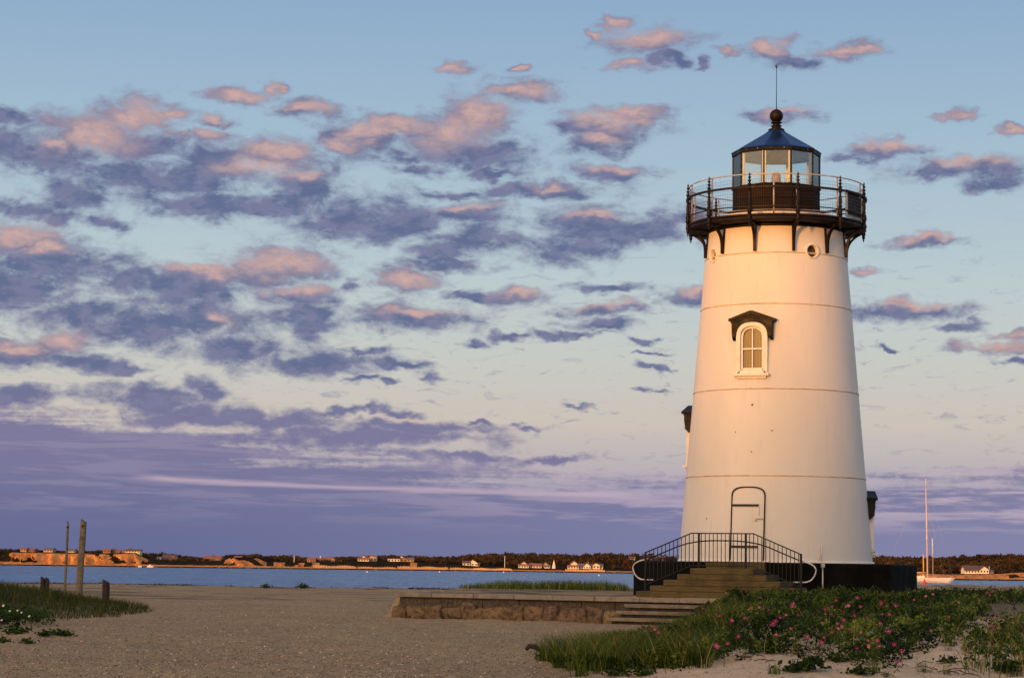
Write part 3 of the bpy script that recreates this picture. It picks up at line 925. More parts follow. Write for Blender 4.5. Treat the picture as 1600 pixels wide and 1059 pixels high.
MB().lathe([(0.001, zg0 - .06), (RL - .11, zg0 - .06), (RL - .11, zg0 - .03), (.001, zg0 - .03)], 10, smooth=False, cap=False).build('lantern_floor', M_CEIL, LH)
for k in range(10):
    x_, y_ = deca(RL - .005)[k]
    a = R(36 * k)
    M = Matrix.Translation((x_, y_, 0)) @ Matrix.Rotation(a, 4, 'Z')
    mu = MB().box(-.022, -.02, zg0 - .008, .022, .03, zg1, M=M).build('mullion', M_BLACKIRON, LH)
    MB().box(-.055, .032, zg0 - .004, .055, .10, zg1, M=M, bev=.008).build('inner_post', M_TRIM, mu)
    p0, p1 = Vector((*deca(RL - .012)[k], 0)), Vector((*deca(RL - .012)[(k + 1) % 10], 0))
    dv = (p1 - p0).normalized()
    nn = Vector((-dv.y, dv.x, 0)) * .003
    a_, b_ = p0 + dv * .026, p1 - dv * .026
    vs = [a_ - nn, b_ - nn, b_ + nn, a_ + nn]
    MB().prism([(q.x, q.y) for q in vs], zg0 - .003, zg1 - .002, lambda x, y, h: (x, y, h)).build('glass_pane', M_GLASS, LH)
decalathe(MB(), [(RL - .09, zg1 + .002), (RL + .02, zg1 + .002), (RL + .03, zg1 + .03), (RL + .03, zg1 + .10), (RL - .09, zg1 + .10), (RL - .09, zg1 + .002)]).build('lantern_cornice', M_BROWN, LH)
RE = 222.5 / 3.114 * TY / FPX
ze = zg1 + .105
rf = decalathe(MB(), [(RL - .2, ze - .03), (RL + .005, ze + .0), (RE - .01, ze - .005), (RE, ze + .012), (RE - .03, ze + .045), (.70, ze + .42), (.36, ze + .62), (.23, ze + .73)]).build('lantern_roof', M_ROOF, LH)
MB().lathe([(.001, zg1 + .35), (.55, zg1 + .33), (1.0, zg1 + .15), (RL - .1, zg1 + .02), (RL - .1, zg1 + .09), (.001, zg1 + .42)], 10, smooth=False, cap=False).build('ceiling', M_CEIL, rf)
zt = ze + .73
MB().lathe([(.245, zt - .02), (.245, zt + .02), (.20, zt + .045), (.14, zt + .06), (.13, zt + .09), (.165, zt + .115), (.165, zt + .14), (.11, zt + .16), (.105, zt + .185), (.145, zt + .205), (.17, zt + .225), (.165, zt + .245), (.10, zt + .265)]
           + [(.205 * math.cos(t), zt + .44 + .205 * math.sin(t)) for t in [(-1.05 + 2.6 * i / 12) for i in range(13)]], 28).build('ball_finial', M_BROWN, rf)
zrod = zt + .64
ztip = zl(1216.5, 99, TY)
mb = MB().tube([(0, 0, zrod - .02), (0, 0, zrod + .05)], [.03, .012], 8).tube([(0, 0, zrod), (0, 0, ztip - .02)], [.013, .008], 6)
for a, t in ((0, .09), (72, .07), (144, .09), (216, .07), (288, .09)):
    mb.tube([(0, 0, ztip - .17), (t * .5 * math.sin(R(a)), t * .5 * math.cos(R(a)), ztip - .09), (t * math.sin(R(a)), t * math.cos(R(a)), ztip)], [.007, .006, .003], 5)
mb.build('lightning_rod', M_BLACKIRON, rf)
# little drain lugs under the eave
for k in range(20):
    a = R(18 * k + 9)
    MB().lathe([(.012, -.05), (.02, -.03), (.02, 0)], 6, M=Matrix.Translation(polar(RE * .955 - .03, a, ze - .006))).build('eave_bolt', M_SEAM if k % 2 else M_RUST, rf)
# beacon
bc_ = MB().lathe([(.165, zg0 + .08), (.13, zg0 + .44), (.115, zg0 + .46), (.09, zg0 + .47)], 24).build('beacon_lens', M_LENS, LH)
MB().lathe([(.20, zg0 - .03), (.22, zg0 + .03), (.22, zg0 + .05), (.17, zg0 + .08)], 24).build('beacon_base', M_LENSBASE, bc_)
MB().lathe([(.11, zg0 + .471), (.11, zg0 + .50), (.05, zg0 + .52)], 20).build('beacon_cap', M_LENSBASE, bc_)

# ------------------------------------------------------------------ entrance steps with side flights
ST = thing('entrance_steps', 'broad olive brown timber steps rising from both sides to the lighthouse door', 'steps', tuple(W(0, 4.5, GZ)), B0)
BF = 5.2
def loc_st(a0, b0, z0, a1, b1, z1, **k):           # a along the wall, b outwards
    return (a0, -(b1 - 4.5), z0, a1, -(b0 - 4.5), z1)
zt_ = zl(1132, 887.7, TY - 5.2 * .93) 
tops = [zt_, zt_ - .168, zt_ - .336, zt_ - .504, zt_ - .665]
halfs = [.91, 1.29, 1.69, 2.09, 2.50]
for i, (tz, hw) in enumerate(zip(tops, halfs)):
    bot = tops[i + 1] + .0 if i < 4 else -.25
    # each course of timber is a tread of its own, its joints slightly open
    c = MB().box(*loc_st(-hw, AP + .065, bot + .004, hw, BF + random.uniform(-.008, .008), tz), bev=.012)
    c.build('step', M_STEPS, ST)

RL_ = thing('stair_railing', 'dark brown iron balustrade with pale looped handrail ends on the entrance steps', 'railing', tuple(W(0, BF - .08, GZ)), B0)
zr0 = tops[0] + .965
def railz(a): return zr0 - max(0, abs(a) - .90) * (.56 / 1.37)
def pts_at(off, a0, a1, y=0.0):
    A_ = [a0] + [q for q in (-.9, .9) if a0 < q < a1] + [a1]
    return [(q, y, railz(q) - off) for q in A_]
def flat_tube(mb, pts, w_=.02, h_=.012):
    for q, r_ in zip(pts[:-1], pts[1:]):
        q, r_ = Vector(q), Vector(r_)
        mb.add([q + Vector((0, -w_, -h_)), q + Vector((0, w_, -h_)), q + Vector((0, w_, h_)), q + Vector((0, -w_, h_)), r_ + Vector((0, -w_, -h_)), r_ + Vector((0, w_, -h_)), r_ + Vector((0, w_, h_)), r_ + Vector((0, -w_, h_))],
               [(0, 1, 2, 3), (4, 5, 6, 7), (0, 1, 5, 4), (1, 2, 6, 5), (2, 3, 7, 6), (3, 0, 4, 7)])
mb = MB(); flat_tube(mb, pts_at(0, -2.27, 2.27), .022, .016); mb.build('top_rail', M_BLACKIRON, RL_)
mb = MB(); flat_tube(mb, pts_at(.90, -2.25, 2.25), .014, .012); mb.build('bottom_rail', M_BLACKIRON, RL_)
def stand(a):
    for tz, hw in zip(tops, halfs):
        if abs(a) <= hw: return tz
    return 0
for a in (-2.25, -.68, .68, 2.25):
    MB().box(a - .026, -.026, stand(a) - .01, a + .026, .026, railz(a) + (.0 if abs(a) < 1 else .02), bev=.004).build('post', M_BLACKIRON, RL_)
a = -2.25 + .125
k = 0
while a < 2.2:
    if min(abs(a - q) for q in (-.68, .68)) > .05:
        MB().box(a - .009, -.009, railz(a) - .90, a + .009, .009, railz(a) - .01).build('baluster', M_BLACKIRON, RL_)
    a += .1165
hp = [(-2.02, .07, railz(-2.25) - .76), (-2.38, .07, railz(-2.25) - .76), (-2.52, .07, railz(-2.25) - .70), (-2.62, .07, railz(-2.25) - .57), (-2.66, .07, railz(-2.25) - .42), (-2.60, .07, railz(-2.25) - .31), (-2.44, .07, railz(-2.25) - .23)]
mid = [(q, .07, railz(q) - .20) for q in (-2.2, -.9, .9, 2.2)]
hp2 = [(-x, y, z - .0) for x, y, z in hp[::-1]]
col = hp + mid + hp2
# round the corners of the pipe
def smooth_path(pts, n=2):
    pts = [Vector(q) for q in pts]
    for _ in range(n):
        o = [pts[0]]
        for q, r_ in zip(pts[:-1], pts[1:]):
            o += [q * .8 + r_ * .2, q * .2 + r_ * .8]
        pts = o + [pts[-1]]
    return pts
sp_ = smooth_path(col, 2)
lo_i = [i for i, q in enumerate(sp_) if q.x > -2.42][0:0]
left = [q for q in sp_ if q.x < -2.15 or (q.z < railz(-2.25) - .6 and q.x < 0)]
right = [q for q in sp_ if q.x > 2.15 or (q.z < railz(-2.25) - .6 and q.x > 0)]
middle = [q for q in sp_ if -2.3 < q.x < 2.3 and q.z > railz(-2.25) - .35]
MB().tube(left, .021, 8).build('handrail_loop', M_STEEL, RL_)
MB().tube(right, .021, 8).build('handrail_loop', M_STEEL, RL_)
MB().tube(middle, .018, 8).build('handrail', M_BLACKIRON, RL_)
for a in (-2.25, -.68, .68, 2.25):
    MB().tube([(a, 0, railz(a) - .22), (a, .07, railz(a) - .205)], .012, 6).build('rail_stay', M_BLACKIRON, RL_)

# ------------------------------------------------------------------ retaining wall
WL = thing('retaining_wall', 'low granite boulder wall with long pale coping slabs in front of the lighthouse', 'wall', tuple(W(-4, WALL_B, EYE - 1.64)), B0)
zc = GZ - (EYE - 1.64)           # coping top above the beach
def wl(a): return a + 4
a = -9.24
rj = random.Random(5)
first = True
while a < 4.5:
    L = 1.15 if first else rj.uniform(1.15, 1.32)
    first = False
    MB().box(wl(a) + .006, -.10 + rj.uniform(-.01, .01), zc - .115 + rj.uniform(-.006, .006), wl(a + L) - .006, .32, zc + .012 + rj.uniform(-.006, .006), bev=.012).build('coping_slab', M_COPING, WL)
    a += L
a = -9.14
while a < -2.2:
    L = rj.uniform(.7, 1.3)
    L = min(L, -2.2 - a)
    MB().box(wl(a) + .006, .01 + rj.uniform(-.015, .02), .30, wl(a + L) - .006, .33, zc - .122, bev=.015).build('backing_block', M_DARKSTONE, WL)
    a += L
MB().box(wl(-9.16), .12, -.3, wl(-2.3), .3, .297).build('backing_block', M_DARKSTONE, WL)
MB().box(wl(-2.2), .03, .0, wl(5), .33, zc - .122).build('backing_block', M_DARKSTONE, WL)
def boulder(cx, cy, cz, hx, hy, hz, seed):
    vs, fs = [], []
    n_, m_ = 20, 14
    for i in range(m_ + 1):
        ph = -math.pi / 2 + math.pi * i / m_
        for j in range(n_):
            t = 2 * math.pi * j / n_
            d = Vector((math.cos(ph) * math.cos(t), math.cos(ph) * math.sin(t), math.sin(ph)))
            e = .40
            q = Vector([math.copysign(abs(c) ** e, c) for c in d])
            nz = mnoise.fractal(Vector((q.x * hx * 1.9 + seed * 7.1, q.y * 1.3 + seed, q.z * hz * 3.1 + seed * 3)), .9, 2.1, 4)
            q2 = Vector((q.x * hx, q.y * hy, q.z * hz)) * (1 + .24 * nz)
            vs.append((cx + q2.x, cy + q2.y, cz + q2.z))
    for i in range(m_):
        for j in range(n_):
            k = (j + 1) % n_
            fs.append((i * n_ + j, i * n_ + k, (i + 1) * n_ + k, (i + 1) * n_ + j))
    return MB().add(vs, fs, True)
widths = [.44, .62, .50, .60, .46, 1.16, .30, .62, .36, .90, .5, .5]
a = -9.30
for i, wd in enumerate(widths):
    if a > -2.1: break
    hz = .27 + rj.uniform(-.07, .05)
    boulder(wl(a + wd / 2), .06 + rj.uniform(-.04, .03), .12 + rj.uniform(-.02, .03), wd / 2 * 1.06, .24, hz, i + 2).build('boulder', M_BOULDER, WL)
    a += wd
for i in range(4):
    boulder(wl(-9.12), .5 + .5 * i, .16, .22, .27, .28, i + 30).build('boulder', M_BOULDER, WL)
MB().box(wl(-9.18), .33, .3, wl(-9.1), 2.4, zc - .11, bev=.01).build('backing_block', M_DARKSTONE, WL)
MB().box(wl(-9.24), .33, zc - .11, wl(-9.05), 2.5, zc + .01, bev=.012).build('coping_slab', M_COPING, WL)

BS = thing('beach_steps', 'weathered grey timber steps from the beach up to the wall coping', 'steps', tuple(W(-1, WALL_B + .1, EYE - 1.64)), B0)
for i, (z_, a0) in enumerate(((.50, -2.10), (.32, -2.22), (.14, -2.38), (-.03, -2.35))):
    b0 = .12 + .30 * i
    MB().box(a0 + 1, -b0 - .30, z_ - .055, 5.0, -b0 + .14, z_ + .04, bev=.012).build('step', M_BEAM, BS)
    MB().box(a0 + 1.1, -b0 - .16, z_ - .6, 5.0, -b0 + .13, z_ - .058).build('riser', M_DARKSTONE, BS)

# ------------------------------------------------------------------ the far shore
def tab(*kv): return (np.array(kv[::2], float), np.array(kv[1::2], float))
T_W = tab(-300, 878.5, 0, 882.5, 250, 886, 490, 889, 740, 892, 1000, 895.6, 1300, 901, 1480, 905.5, 1600, 907, 1900, 912)
T_B = tab(-300, 858, 0, 862, 60, 863, 100, 864, 150, 865, 210, 864, 225, 871, 260, 875.5, 300, 877, 345, 876, 358, 871, 400, 871, 415, 877, 450, 878.5, 500, 878.5, 560, 877, 650, 878, 740, 884.5, 800, 887, 900, 888.5, 1000, 890, 1380, 893, 1480, 897, 1520, 897, 1560, 896, 1600, 893, 1900, 893)
T_K = tab(-300, 850, 0, 856.5, 30, 857, 60, 859, 100, 859, 130, 861, 160, 859, 200, 861, 230, 863, 250, 861, 270, 864, 300, 869, 330, 872, 350, 870, 365, 868, 380, 866, 395, 865, 402, 863.5, 410, 868, 440, 866, 470, 866, 485, 870, 500, 871, 530, 868, 560, 868, 590, 866, 620, 866, 660, 867, 700, 868, 720, 866, 740, 863, 770, 863, 800, 861, 840, 862, 880, 864, 930, 863, 970, 862, 1000, 863, 1050, 864, 1370, 867, 1400, 867, 1450, 868, 1500, 866, 1550, 864, 1600, 863, 1900, 862)
ip = lambda t, x: float(np.interp(x, t[0], t[1]))
def Yw(px, py=None):
    d = ray(px, ip(T_W, px) if py is None else py)
    return -EYE * d.y / d.z
def fx(px, Y): return P(px, 880, Y).x
pxs = np.arange(-300, 1901, 3.0)
offs = [-8, 0, 2, 4.5, 7, 8.5, 10, 11.5, 13, 14.5, 16, 18, 24, 40, 80, 130, 260, 600]
FV, FS = [], []
for px in pxs:
    yw = Yw(px)
    zb = max(1.0, P(px, ip(T_B, px), yw + 18).z)
    zk = P(px, ip(T_K, px), yw + 110).z - 2.6
    zk = max(zk, zb + .2)
    bl = float(np.interp(px, [-300, 222, 235, 346, 356, 410, 420, 1100, 1440, 1470, 1600, 1900], [1, 1, 0, 0, 1, 1, 0, 0, .9, .9, .9, .9]))
    if 428 < px < 500: bl = .9 * float(fbm(np.array(px / 11.0), np.array(5.0)) > .5)
    if 640 < px < 652: bl = .7
    for o in offs:
        g_ = float(fbm(np.array(px / 9.0), np.array(o / 9.0 + 3))) - .5
        g2 = float(fbm(np.array(px / 22.0 + o / 14.0), np.array(o / 30.0 + 9)))
        oo = o
        if o <= 7:
            z = np.interp(o, [-8, 0, 2, 7], [-2, 0, .25, .65])
            s = .8 if o > 3 else .3
        elif o <= 18:
            t = (o - 7) / 11
            z = .65 + (zb - .65) * (t ** .8)
            oo = o + 5.5 * g_ * bl * (1 if o < 18 else .3) * 2
            s = bl * (1 if g2 < .60 else .2)
            if o >= 17: s *= .35
        else:
            z = np.interp(o, [18, 24, 40, 130, 600], [zb, zb + .15, zb + .3, zk, zk])
            s = 0
        Yp = yw + oo
        FV.append((fx(px, yw + o), Yp, z)); FS.append(s)
nr = len(offs); nc = len(pxs)
idx = np.arange(nc * nr).reshape(nc, nr)
Ff = np.stack([idx[:-1, :-1], idx[1:, :-1], idx[1:, 1:], idx[:-1, 1:]], -1).reshape(-1, 4)
def b_far(n):
    geo = n.n('ShaderNodeNewGeometry', out='Position')
    s = n.n('ShaderNodeAttribute', out='Fac', attribute_name='sand')
    g = n.noise(n.vm('MULTIPLY', geo, (1, .3, .28)), .55, 7, .7)
    g2 = n.noise(geo, .16, 5, .6)
    sand = n.mix(n.mr(g, .35, .65), (.78, .36, .12, 1), (.50, .20, .06, 1))
    veg = n.mix(n.mr(g, .35, .65), (.013, .012, .005, 1), (.032, .025, .010, 1))
    k = n.mr(n.math('ADD', s, n.math('MULTIPLY', n.math('SUBTRACT', g, .5), 1.6)), .36, .56)
    n.link('Base Color', n.mix(k, veg, sand))
    n.b.inputs['Roughness'].default_value = .95
    n.b.inputs['Specular IOR Level'].default_value = .03
    n.link('Normal', n.n('ShaderNodeBump', {'Strength': .8, 'Distance': 1.6, 'Height': g}))
far = np_mesh('far_shore', FV, Ff, mat('far_bluff', build=b_far), {'sand': ('POINT', FS)}, smooth=True)
tag(far, kind='structure')
def farz(px, o):
    yw = Yw(px)
    zb = max(1.0, P(px, ip(T_B, px), yw + 18).z)
    zk = max(P(px, ip(T_K, px), yw + 110).z - 2.6, zb + .2)
    return float(np.interp(o, [7, 18, 24, 40, 130, 600], [.65, zb, zb + .15, zb + .3, zk, zk]))

# leaves and blades as arrays
def leaf_arrays(C, size, flat=.0):
    n = len(C)
    t = rng.normal(size=(n, 3)); t[:, 2] *= (1 - flat)
    t /= np.linalg.norm(t, axis=1)[:, None]
    b = rng.normal(size=(n, 3)); b -= t * (b * t).sum(1)[:, None]
    b[:, 2] *= (1 - flat)
    b /= np.linalg.norm(b, axis=1)[:, None]
    s = size * (.6 + .8 * rng.random(n))[:, None]
    V = np.stack([C - t * s, C + b * s * .55, C + t * s, C - b * s * .55], 1).reshape(-1, 3)
    F = np.arange(4 * n).reshape(n, 4)
    return V, F
def b_leaf(cols, rough=.55):
    def f(n):
        a = n.n('ShaderNodeAttribute', out='Fac', attribute_name='tint')
        st = [(i / (len(cols) - 1), (*c, 1)) for i, c in enumerate(cols)]
        n.link('Base Color', n.ramp(a, st))
        n.b.inputs['Roughness'].default_value = rough
        n.b.inputs['Specular IOR Level'].default_value = .12
        tl = n.n('ShaderNodeBsdfTranslucent', {0: n.ramp(a, [(q, tuple(min(1, x * 1.3) for x in c[:3]) + (1,)) for q, c in st])})
        out = [x for x in n.t.nodes if x.type == 'OUTPUT_MATERIAL'][0]
        n.t.links.new(n.n('ShaderNodeMixShader', {0: .22, 1: n.b.outputs[0], 2: tl}), out.inputs[0])
    return f
M_FARLEAF = mat('far_foliage', build=b_leaf([(.018, .016, .006), (.038, .030, .010), (.075, .045, .018), (.11, .055, .022)]))
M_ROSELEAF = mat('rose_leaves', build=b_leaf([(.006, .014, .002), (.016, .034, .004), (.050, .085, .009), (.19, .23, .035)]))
M_WEED = mat('weed_leaves', build=b_leaf([(.007, .018, .003), (.022, .045, .006), (.07, .12, .015)]))
M_LIME = mat('yellow_green_leaves', build=b_leaf([(.04, .07, .015), (.10, .155, .03), (.17, .22, .05)]))
M_GRASS = mat('beach_grass', build=b_leaf([(.012, .028, .003), (.040, .072, .006), (.12, .165, .018), (.38, .28, .09)], .5))
M_GRASSD = mat('mound_grass', build=b_leaf([(.008, .015, .002), (.024, .040, .004), (.065, .085, .012), (.17, .13, .045)], .5))
M_TWIG = mat('dead_twig', (.075, .05, .035), .9)

ALLV, ALLF, ALLT = [], [], []
cnt = 0
fr_ = random.Random(3)
ntree = 0
for i in range(2600):
    px = fr_.uniform(-220, 1820)
    if 1000 < px < 1360 and fr_.random() < .75: continue
    o = 26 + 104 * fr_.random() ** .8
    left = px < 225 or 340 < px < 425
    if px < 225 and o < 40: continue
    yw = Yw(px)
    zb = farz(px, 18)
    zk = P(px, ip(T_K, px), yw + o).z
    top = zb + .9 + (zk - zb - .9) * min(1, ((o - 22) / 80)) ** .7
    top += fr_.uniform(-1.0, .15)
    gz = farz(px, o)
    r_ = fr_.uniform(1.1, 2.6) * (.62 if px < 225 else 1)
    if top < gz + .7: top = gz + .7
    hz = max(.7, min(r_ * .9, (top - gz) * .6))
    c0 = np.array([fx(px, yw + o), yw + o, top - hz])
    if px < 225 and fr_.random() < .4: continue
    n = 75
    d = rng.normal(size=(n, 3)); d /= np.linalg.norm(d, axis=1)[:, None]
    d[:, 2] = np.abs(d[:, 2]) * 1.0 - .25
    lump = 1 + .28 * np.sin(d[:, 0] * 5 + i) * np.cos(d[:, 1] * 4 + i * 2)
    C = c0 + d * np.array([r_, r_, hz]) * lump[:, None] * (.75 + .3 * rng.random(n))[:, None]
    V, F = leaf_arrays(C, .40)
    ALLV.append(V); ALLF.append(F + cnt); cnt += len(V)
    base_t = fr_.random()
    ALLT.append(np.clip(base_t * .75 + .35 * rng.random(n), 0, 1))
    ntree += 1
woods = np_mesh('far_woods', np.concatenate(ALLV), np.concatenate(ALLF), M_FARLEAF, {'tint': ('FACE', np.concatenate(ALLT))})
tag(woods, 'dark scrubby woods covering the low hill across the water', 'woods', kind='stuff')

# far houses
M_HW = mat('white_house_paint', (.78, .74, .66), .7)
M_HS = mat('weathered_shingle', (.30, .20, .14), .85)
M_HT = mat('tan_house_paint', (.50, .36, .25), .8)
M_HY = mat('pale_yellow_house_paint', (.80, .70, .42), .6)
M_HRD = mat('dark_roof_shingle', (.11, .075, .065), .85)
M_HRR = mat('reddish_roof_shingle', (.30, .13, .085), .85)
M_HRG = mat('grey_roof_shingle', (.16, .15, .16), .85)
M_HG = mat('house_window_glass', (.05, .045, .04), .1)
def far_house(label, px0, px1, yb, off, blocks, name='house', chimneys=(), cat='house', group=None):
    pc = (px0 + px1) / 2
    Y = Yw(pc) + off
    s = Y / FPX
    base = P(pc, yb, Y)
    h = thing(name, label, cat, (base.x, base.y, base.z), 0, group)
    slope = ROLL
    for (a, b, ye, yr, typ, mw, mr_, dep, dy) in blocks:
        x0, x1 = (a - pc) * s, (b - pc) * s
        he, hr = (yb - ye) * s, (yb - yr) * s
        d = dep
        y0 = dy
        wl_ = MB().box(x0, y0, -1.6, x1, y0 + d, he)
        ov = .22
        rf_ = MB()
        if typ == 'g':                       # gable end towards the water
            xm = (x0 + x1) / 2
            wl_.prism([(x0, he - .001), (x1, he - .001), (xm, hr - .1)], y0 + .001, y0 + d - .001, lambda x, z, y: (x, y, z))
            for sg in (-1, 1):
                xe = x0 - ov if sg < 0 else x1 + ov
                sl_ = (hr - he) / ((x1 - x0) / 2)
                ze_ = he - ov * sl_
                rf_.prism([(xe, ze_), (xm, hr), (xm, hr + .16), (xe, ze_ + .16)], y0 - .3, y0 + d + .3, lambda x, z, y: (x, y, z))
        elif typ == 'r':                     # ridge parallel to the water
            ym = y0 + d / 2
            rf_.prism([(y0 - .3, he - .1), (ym, hr), (y0 + d + .3, he - .1), (y0 + d + .3, he + .05), (ym, hr + .15), (y0 - .3, he + .05)], x0 - ov, x1 + ov, lambda y, z, x: (x, y, z))
            wl_.prism([(y0 + .01, he - .001), (y0 + d - .01, he - .001), (ym, hr - .05)], x0 + .001, x1 - .001, lambda y, z, x: (x, y, z))
        else:
            rf_.box(x0 - .15, y0 - .15, he + .001, x1 + .15, y0 + d + .15, he + .18)
        wo = wl_.build('wall', mw, h)
        rf_.build('roof', mr_, h)
        wpx = b - a
        nwin = max(1, int(wpx / 4))
        hh = min(1.0, he * .42)
        if he > .5:
            for k in range(nwin):
                xc = x0 + (x1 - x0) * (k + .5) / nwin
                ww = min(.42, (x1 - x0) / nwin * .26)
                q = MB().box(xc - ww, y0 - .05, he * .38, xc + ww, y0 - .004, he * .38 + hh).build('window', M_HG, h)
        if he > 2.6:
            pass
    for (cx, yt, wpx, mm) in chimneys:
        x = (cx - pc) * s
        MB().box(x - wpx * s / 2, 1.2, .2, x + wpx * s / 2, 1.2 + wpx * s, (yb - yt) * s).build('chimney', mm, h)
    return h
far_house('orange brown low house on the bluff top, leftmost of the far houses', 32, 52, 861.5, 34, [(32, 41, 857.4, 855.6, 'r', M_HT, M_HRR, 5, 0), (40, 52, 858.3, 856.6, 'r', M_HS, M_HRR, 5, 1)])
far_house('small pale tan house on the bluff top behind the short left pole', 68, 82, 861.5, 34, [(68, 82, 858, 856, 'r', M_HT, M_HRG, 5, 0)])
far_house('low grey roofed cabin between the two tall poles on the bluff', 104, 116, 862, 34, [(104, 116, 860, 857.6, 'r', M_HT, M_HRG, 5, 0)])
far_house('small reddish roofed house just right of the tall poles', 161, 172, 863, 34, [(161, 172, 859.5, 857.2, 'r', M_HS, M_HRR, 4, 0)])
far_house('tiny dark gabled house beside the bright yellow house', 174, 186, 863, 36, [(174, 179, 859.5, 857.4, 'g', M_HS, M_HRR, 4, 0), (179, 187, 861, 859, 'r', M_HS, M_HRR, 4, 0)])
far_house('long pale yellow sunlit house on the bluff top', 190, 219, 863.5, 30, [(196, 218, 859.9, 858.3, 'r', M_HY, M_HRD, 5, 0), (190, 197, 861.2, 859.3, 'r', M_HS, M_HRR, 5, 1), (198, 203, 858.5, 856.6, 'g', M_HS, M_HRR, 3, 2)])
far_house('tiny white shed beside the big shingled gable house', 245.5, 251, 874, 24, [(245.5, 251, 871.4, 870.2, 'r', M_HW, M_HRG, 2, 0)], 'shed', cat='shed')
far_house('large brown shingled house with steep roof above the beach', 253, 277, 877, 26, [(253, 275, 873, 866.5, 'r', M_HS, M_HRD, 6, 0), (262, 276, 872.5, 867, 'g', M_HS, M_HRD, 5, 1)])
far_house('pinkish long house with a chimney against the sky', 318, 346, 876.5, 28, [(318, 344, 872.4, 868.4, 'r', M_HT, M_HRR, 6, 0), (336, 346, 871.5, 869.2, 'g', M_HT, M_HRR, 5, 1)], chimneys=[(332, 866, 2.4, M_HRD)])
far_house('small pink house tucked in trees above the orange bluff', 366, 377, 872.5, 26, [(366, 377, 870.2, 868.8, 'r', M_HT, M_HRR, 4, 0)])
far_house('small red roofed house left of a white chimney house', 480, 492, 879, 26, [(480, 492, 874.5, 871, 'r', M_HT, M_HRR, 5, 0)])
far_house('red roofed long house with a thin white chimney', 496, 522, 878, 30, [(496, 515, 873.8, 870.6, 'r', M_HT, M_HRR, 5, 0), (513, 522, 874, 870.2, 'g', M_HT, M_HRR, 5, 1)], chimneys=[(500, 868.6, 1.6, M_HW)])
far_house('white gabled house with a large brown roof behind', 559, 588, 877, 26, [(560, 577, 873.2, 871.2, 'r', M_HW, M_HRR, 4, -3), (562, 573, 872, 867.2, 'g', M_HW, M_HRD, 5, 1.2), (573, 588, 871.5, 867, 'g', M_HT, M_HRR, 5, 2)])
far_house('long low white flat roofed house with a white tower chimney', 605, 646, 878, 26, [(606, 625, 873.2, 873, 'f', M_HW, M_HRG, 5, 0), (625, 636, 872.5, 870.2, 'g', M_HS, M_HRD, 5, .4), (636, 646, 873.4, 870.8, 'r', M_HT, M_HRG, 5, 0)], chimneys=[(627.5, 869.2, 3.4, M_HW)])
far_house('white gabled beach house with porch near the sea wall', 722, 749, 884.2, 24, [(723, 734, 879, 876.5, 'r', M_HW, M_HRD, 4, 0), (731, 746, 879.5, 873.8, 'g', M_HW, M_HRD, 5, .8), (745, 749, 881, 879, 'r', M_HS, M_HRD, 4, 1)])
far_house('white gabled house left of a long low white cottage', 810, 827, 887.4, 24, [(810, 826, 882.8, 881.4, 'r', M_HW, M_HRR, 4, -1.5), (813, 824, 881, 877.2, 'g', M_HW, M_HRD, 5, 2.7)])
far_house('long low white cottage with a pinkish roof', 828, 847, 887.4, 24, [(828, 846, 883.6, 880.3, 'r', M_HW, M_HRR, 5, 0)])
far_house('small shingled gabled house with white porch', 848, 859, 887, 26, [(848, 857, 882, 878.4, 'g', M_HT, M_HRD, 5, 0), (850, 859, 884.5, 883, 'r', M_HW, M_HRG, 3, -3.4)])
far_house('largest white house across the water, with many gables', 887, 942, 888.8, 22,
          [(887, 904, 884.6, 883.2, 'r', M_HW, M_HRR, 4, -1), (892, 903, 881.2, 876.6, 'g', M_HW, M_HRR, 5, 3.2), (903, 913, 884.4, 880.6, 'r', M_HW, M_HRG, 6, 1),
           (911, 923, 884.6, 879, 'g', M_HW, M_HRD, 6, -.4), (923, 929, 884, 881.2, 'r', M_HW, M_HRG, 6, 1), (926, 937, 882.4, 879.4, 'g', M_HW, M_HRR, 6, .2), (937, 942, 884, 880.8, 'r', M_HW, M_HRG, 5, 1)],
          chimneys=[(919.5, 877.6, 1.2, M_HT)])
far_house('tiny pink roof showing in the woods left of the lighthouse', 984, 992, 873.5, 80, [(984, 992, 871.6, 869.8, 'r', M_HW, M_HRR, 4, 0)])
far_house('white house with dark roof and a gabled wing right of the lighthouse', 1507, 1546, 895.8, 24, [(1508, 1531, 890.8, 883.8, 'r', M_HW, M_HRD, 6, 0), (1530, 1544, 889.5, 884, 'g', M_HW, M_HRD, 6, -1), (1544, 1552, 892.6, 890, 'r', M_HT, M_HRG, 4, 0)], chimneys=[(1547, 884.5, 1.3, M_HW)])
Y = Yw(865) + 20
b = P(865.5, 887, Y)
tg = thing('beacon_tower', 'slim white tapering tower on the far shore between two white houses', 'tower', b)
MB().lathe([(.75, -.8), (.62, .3), (.34, 1.5), (.22, 2.1)], 8, smooth=False).build('tower_wall', M_HW, tg)
MB().lathe([(.3, 2.101), (.26, 2.2), (.03, 2.85)], 8, smooth=False).build('roof', M_HT, tg)
for px, y0, y1, lb in ((788.5, 887, 868.5, 'thin pale flagpole on the far shore left of the white houses'), (459.5, 880, 868, 'short pale pole on the far bank above sand patches')):
    Y = Yw(px) + 20
    b = P(px, y0, Y)
    hh = (y0 - y1) * Y / FPX
    t = thing('flagpole', lb, 'pole', b)
    MB().tube([(0, 0, -.8), (0, 0, hh)], [.13, .08], 8).build('pole', M_HW, t)
    MB().lathe([(.02, hh), (.14, hh + .08), (.02, hh + .22)], 8).build('ball_finial', M_HT, t)
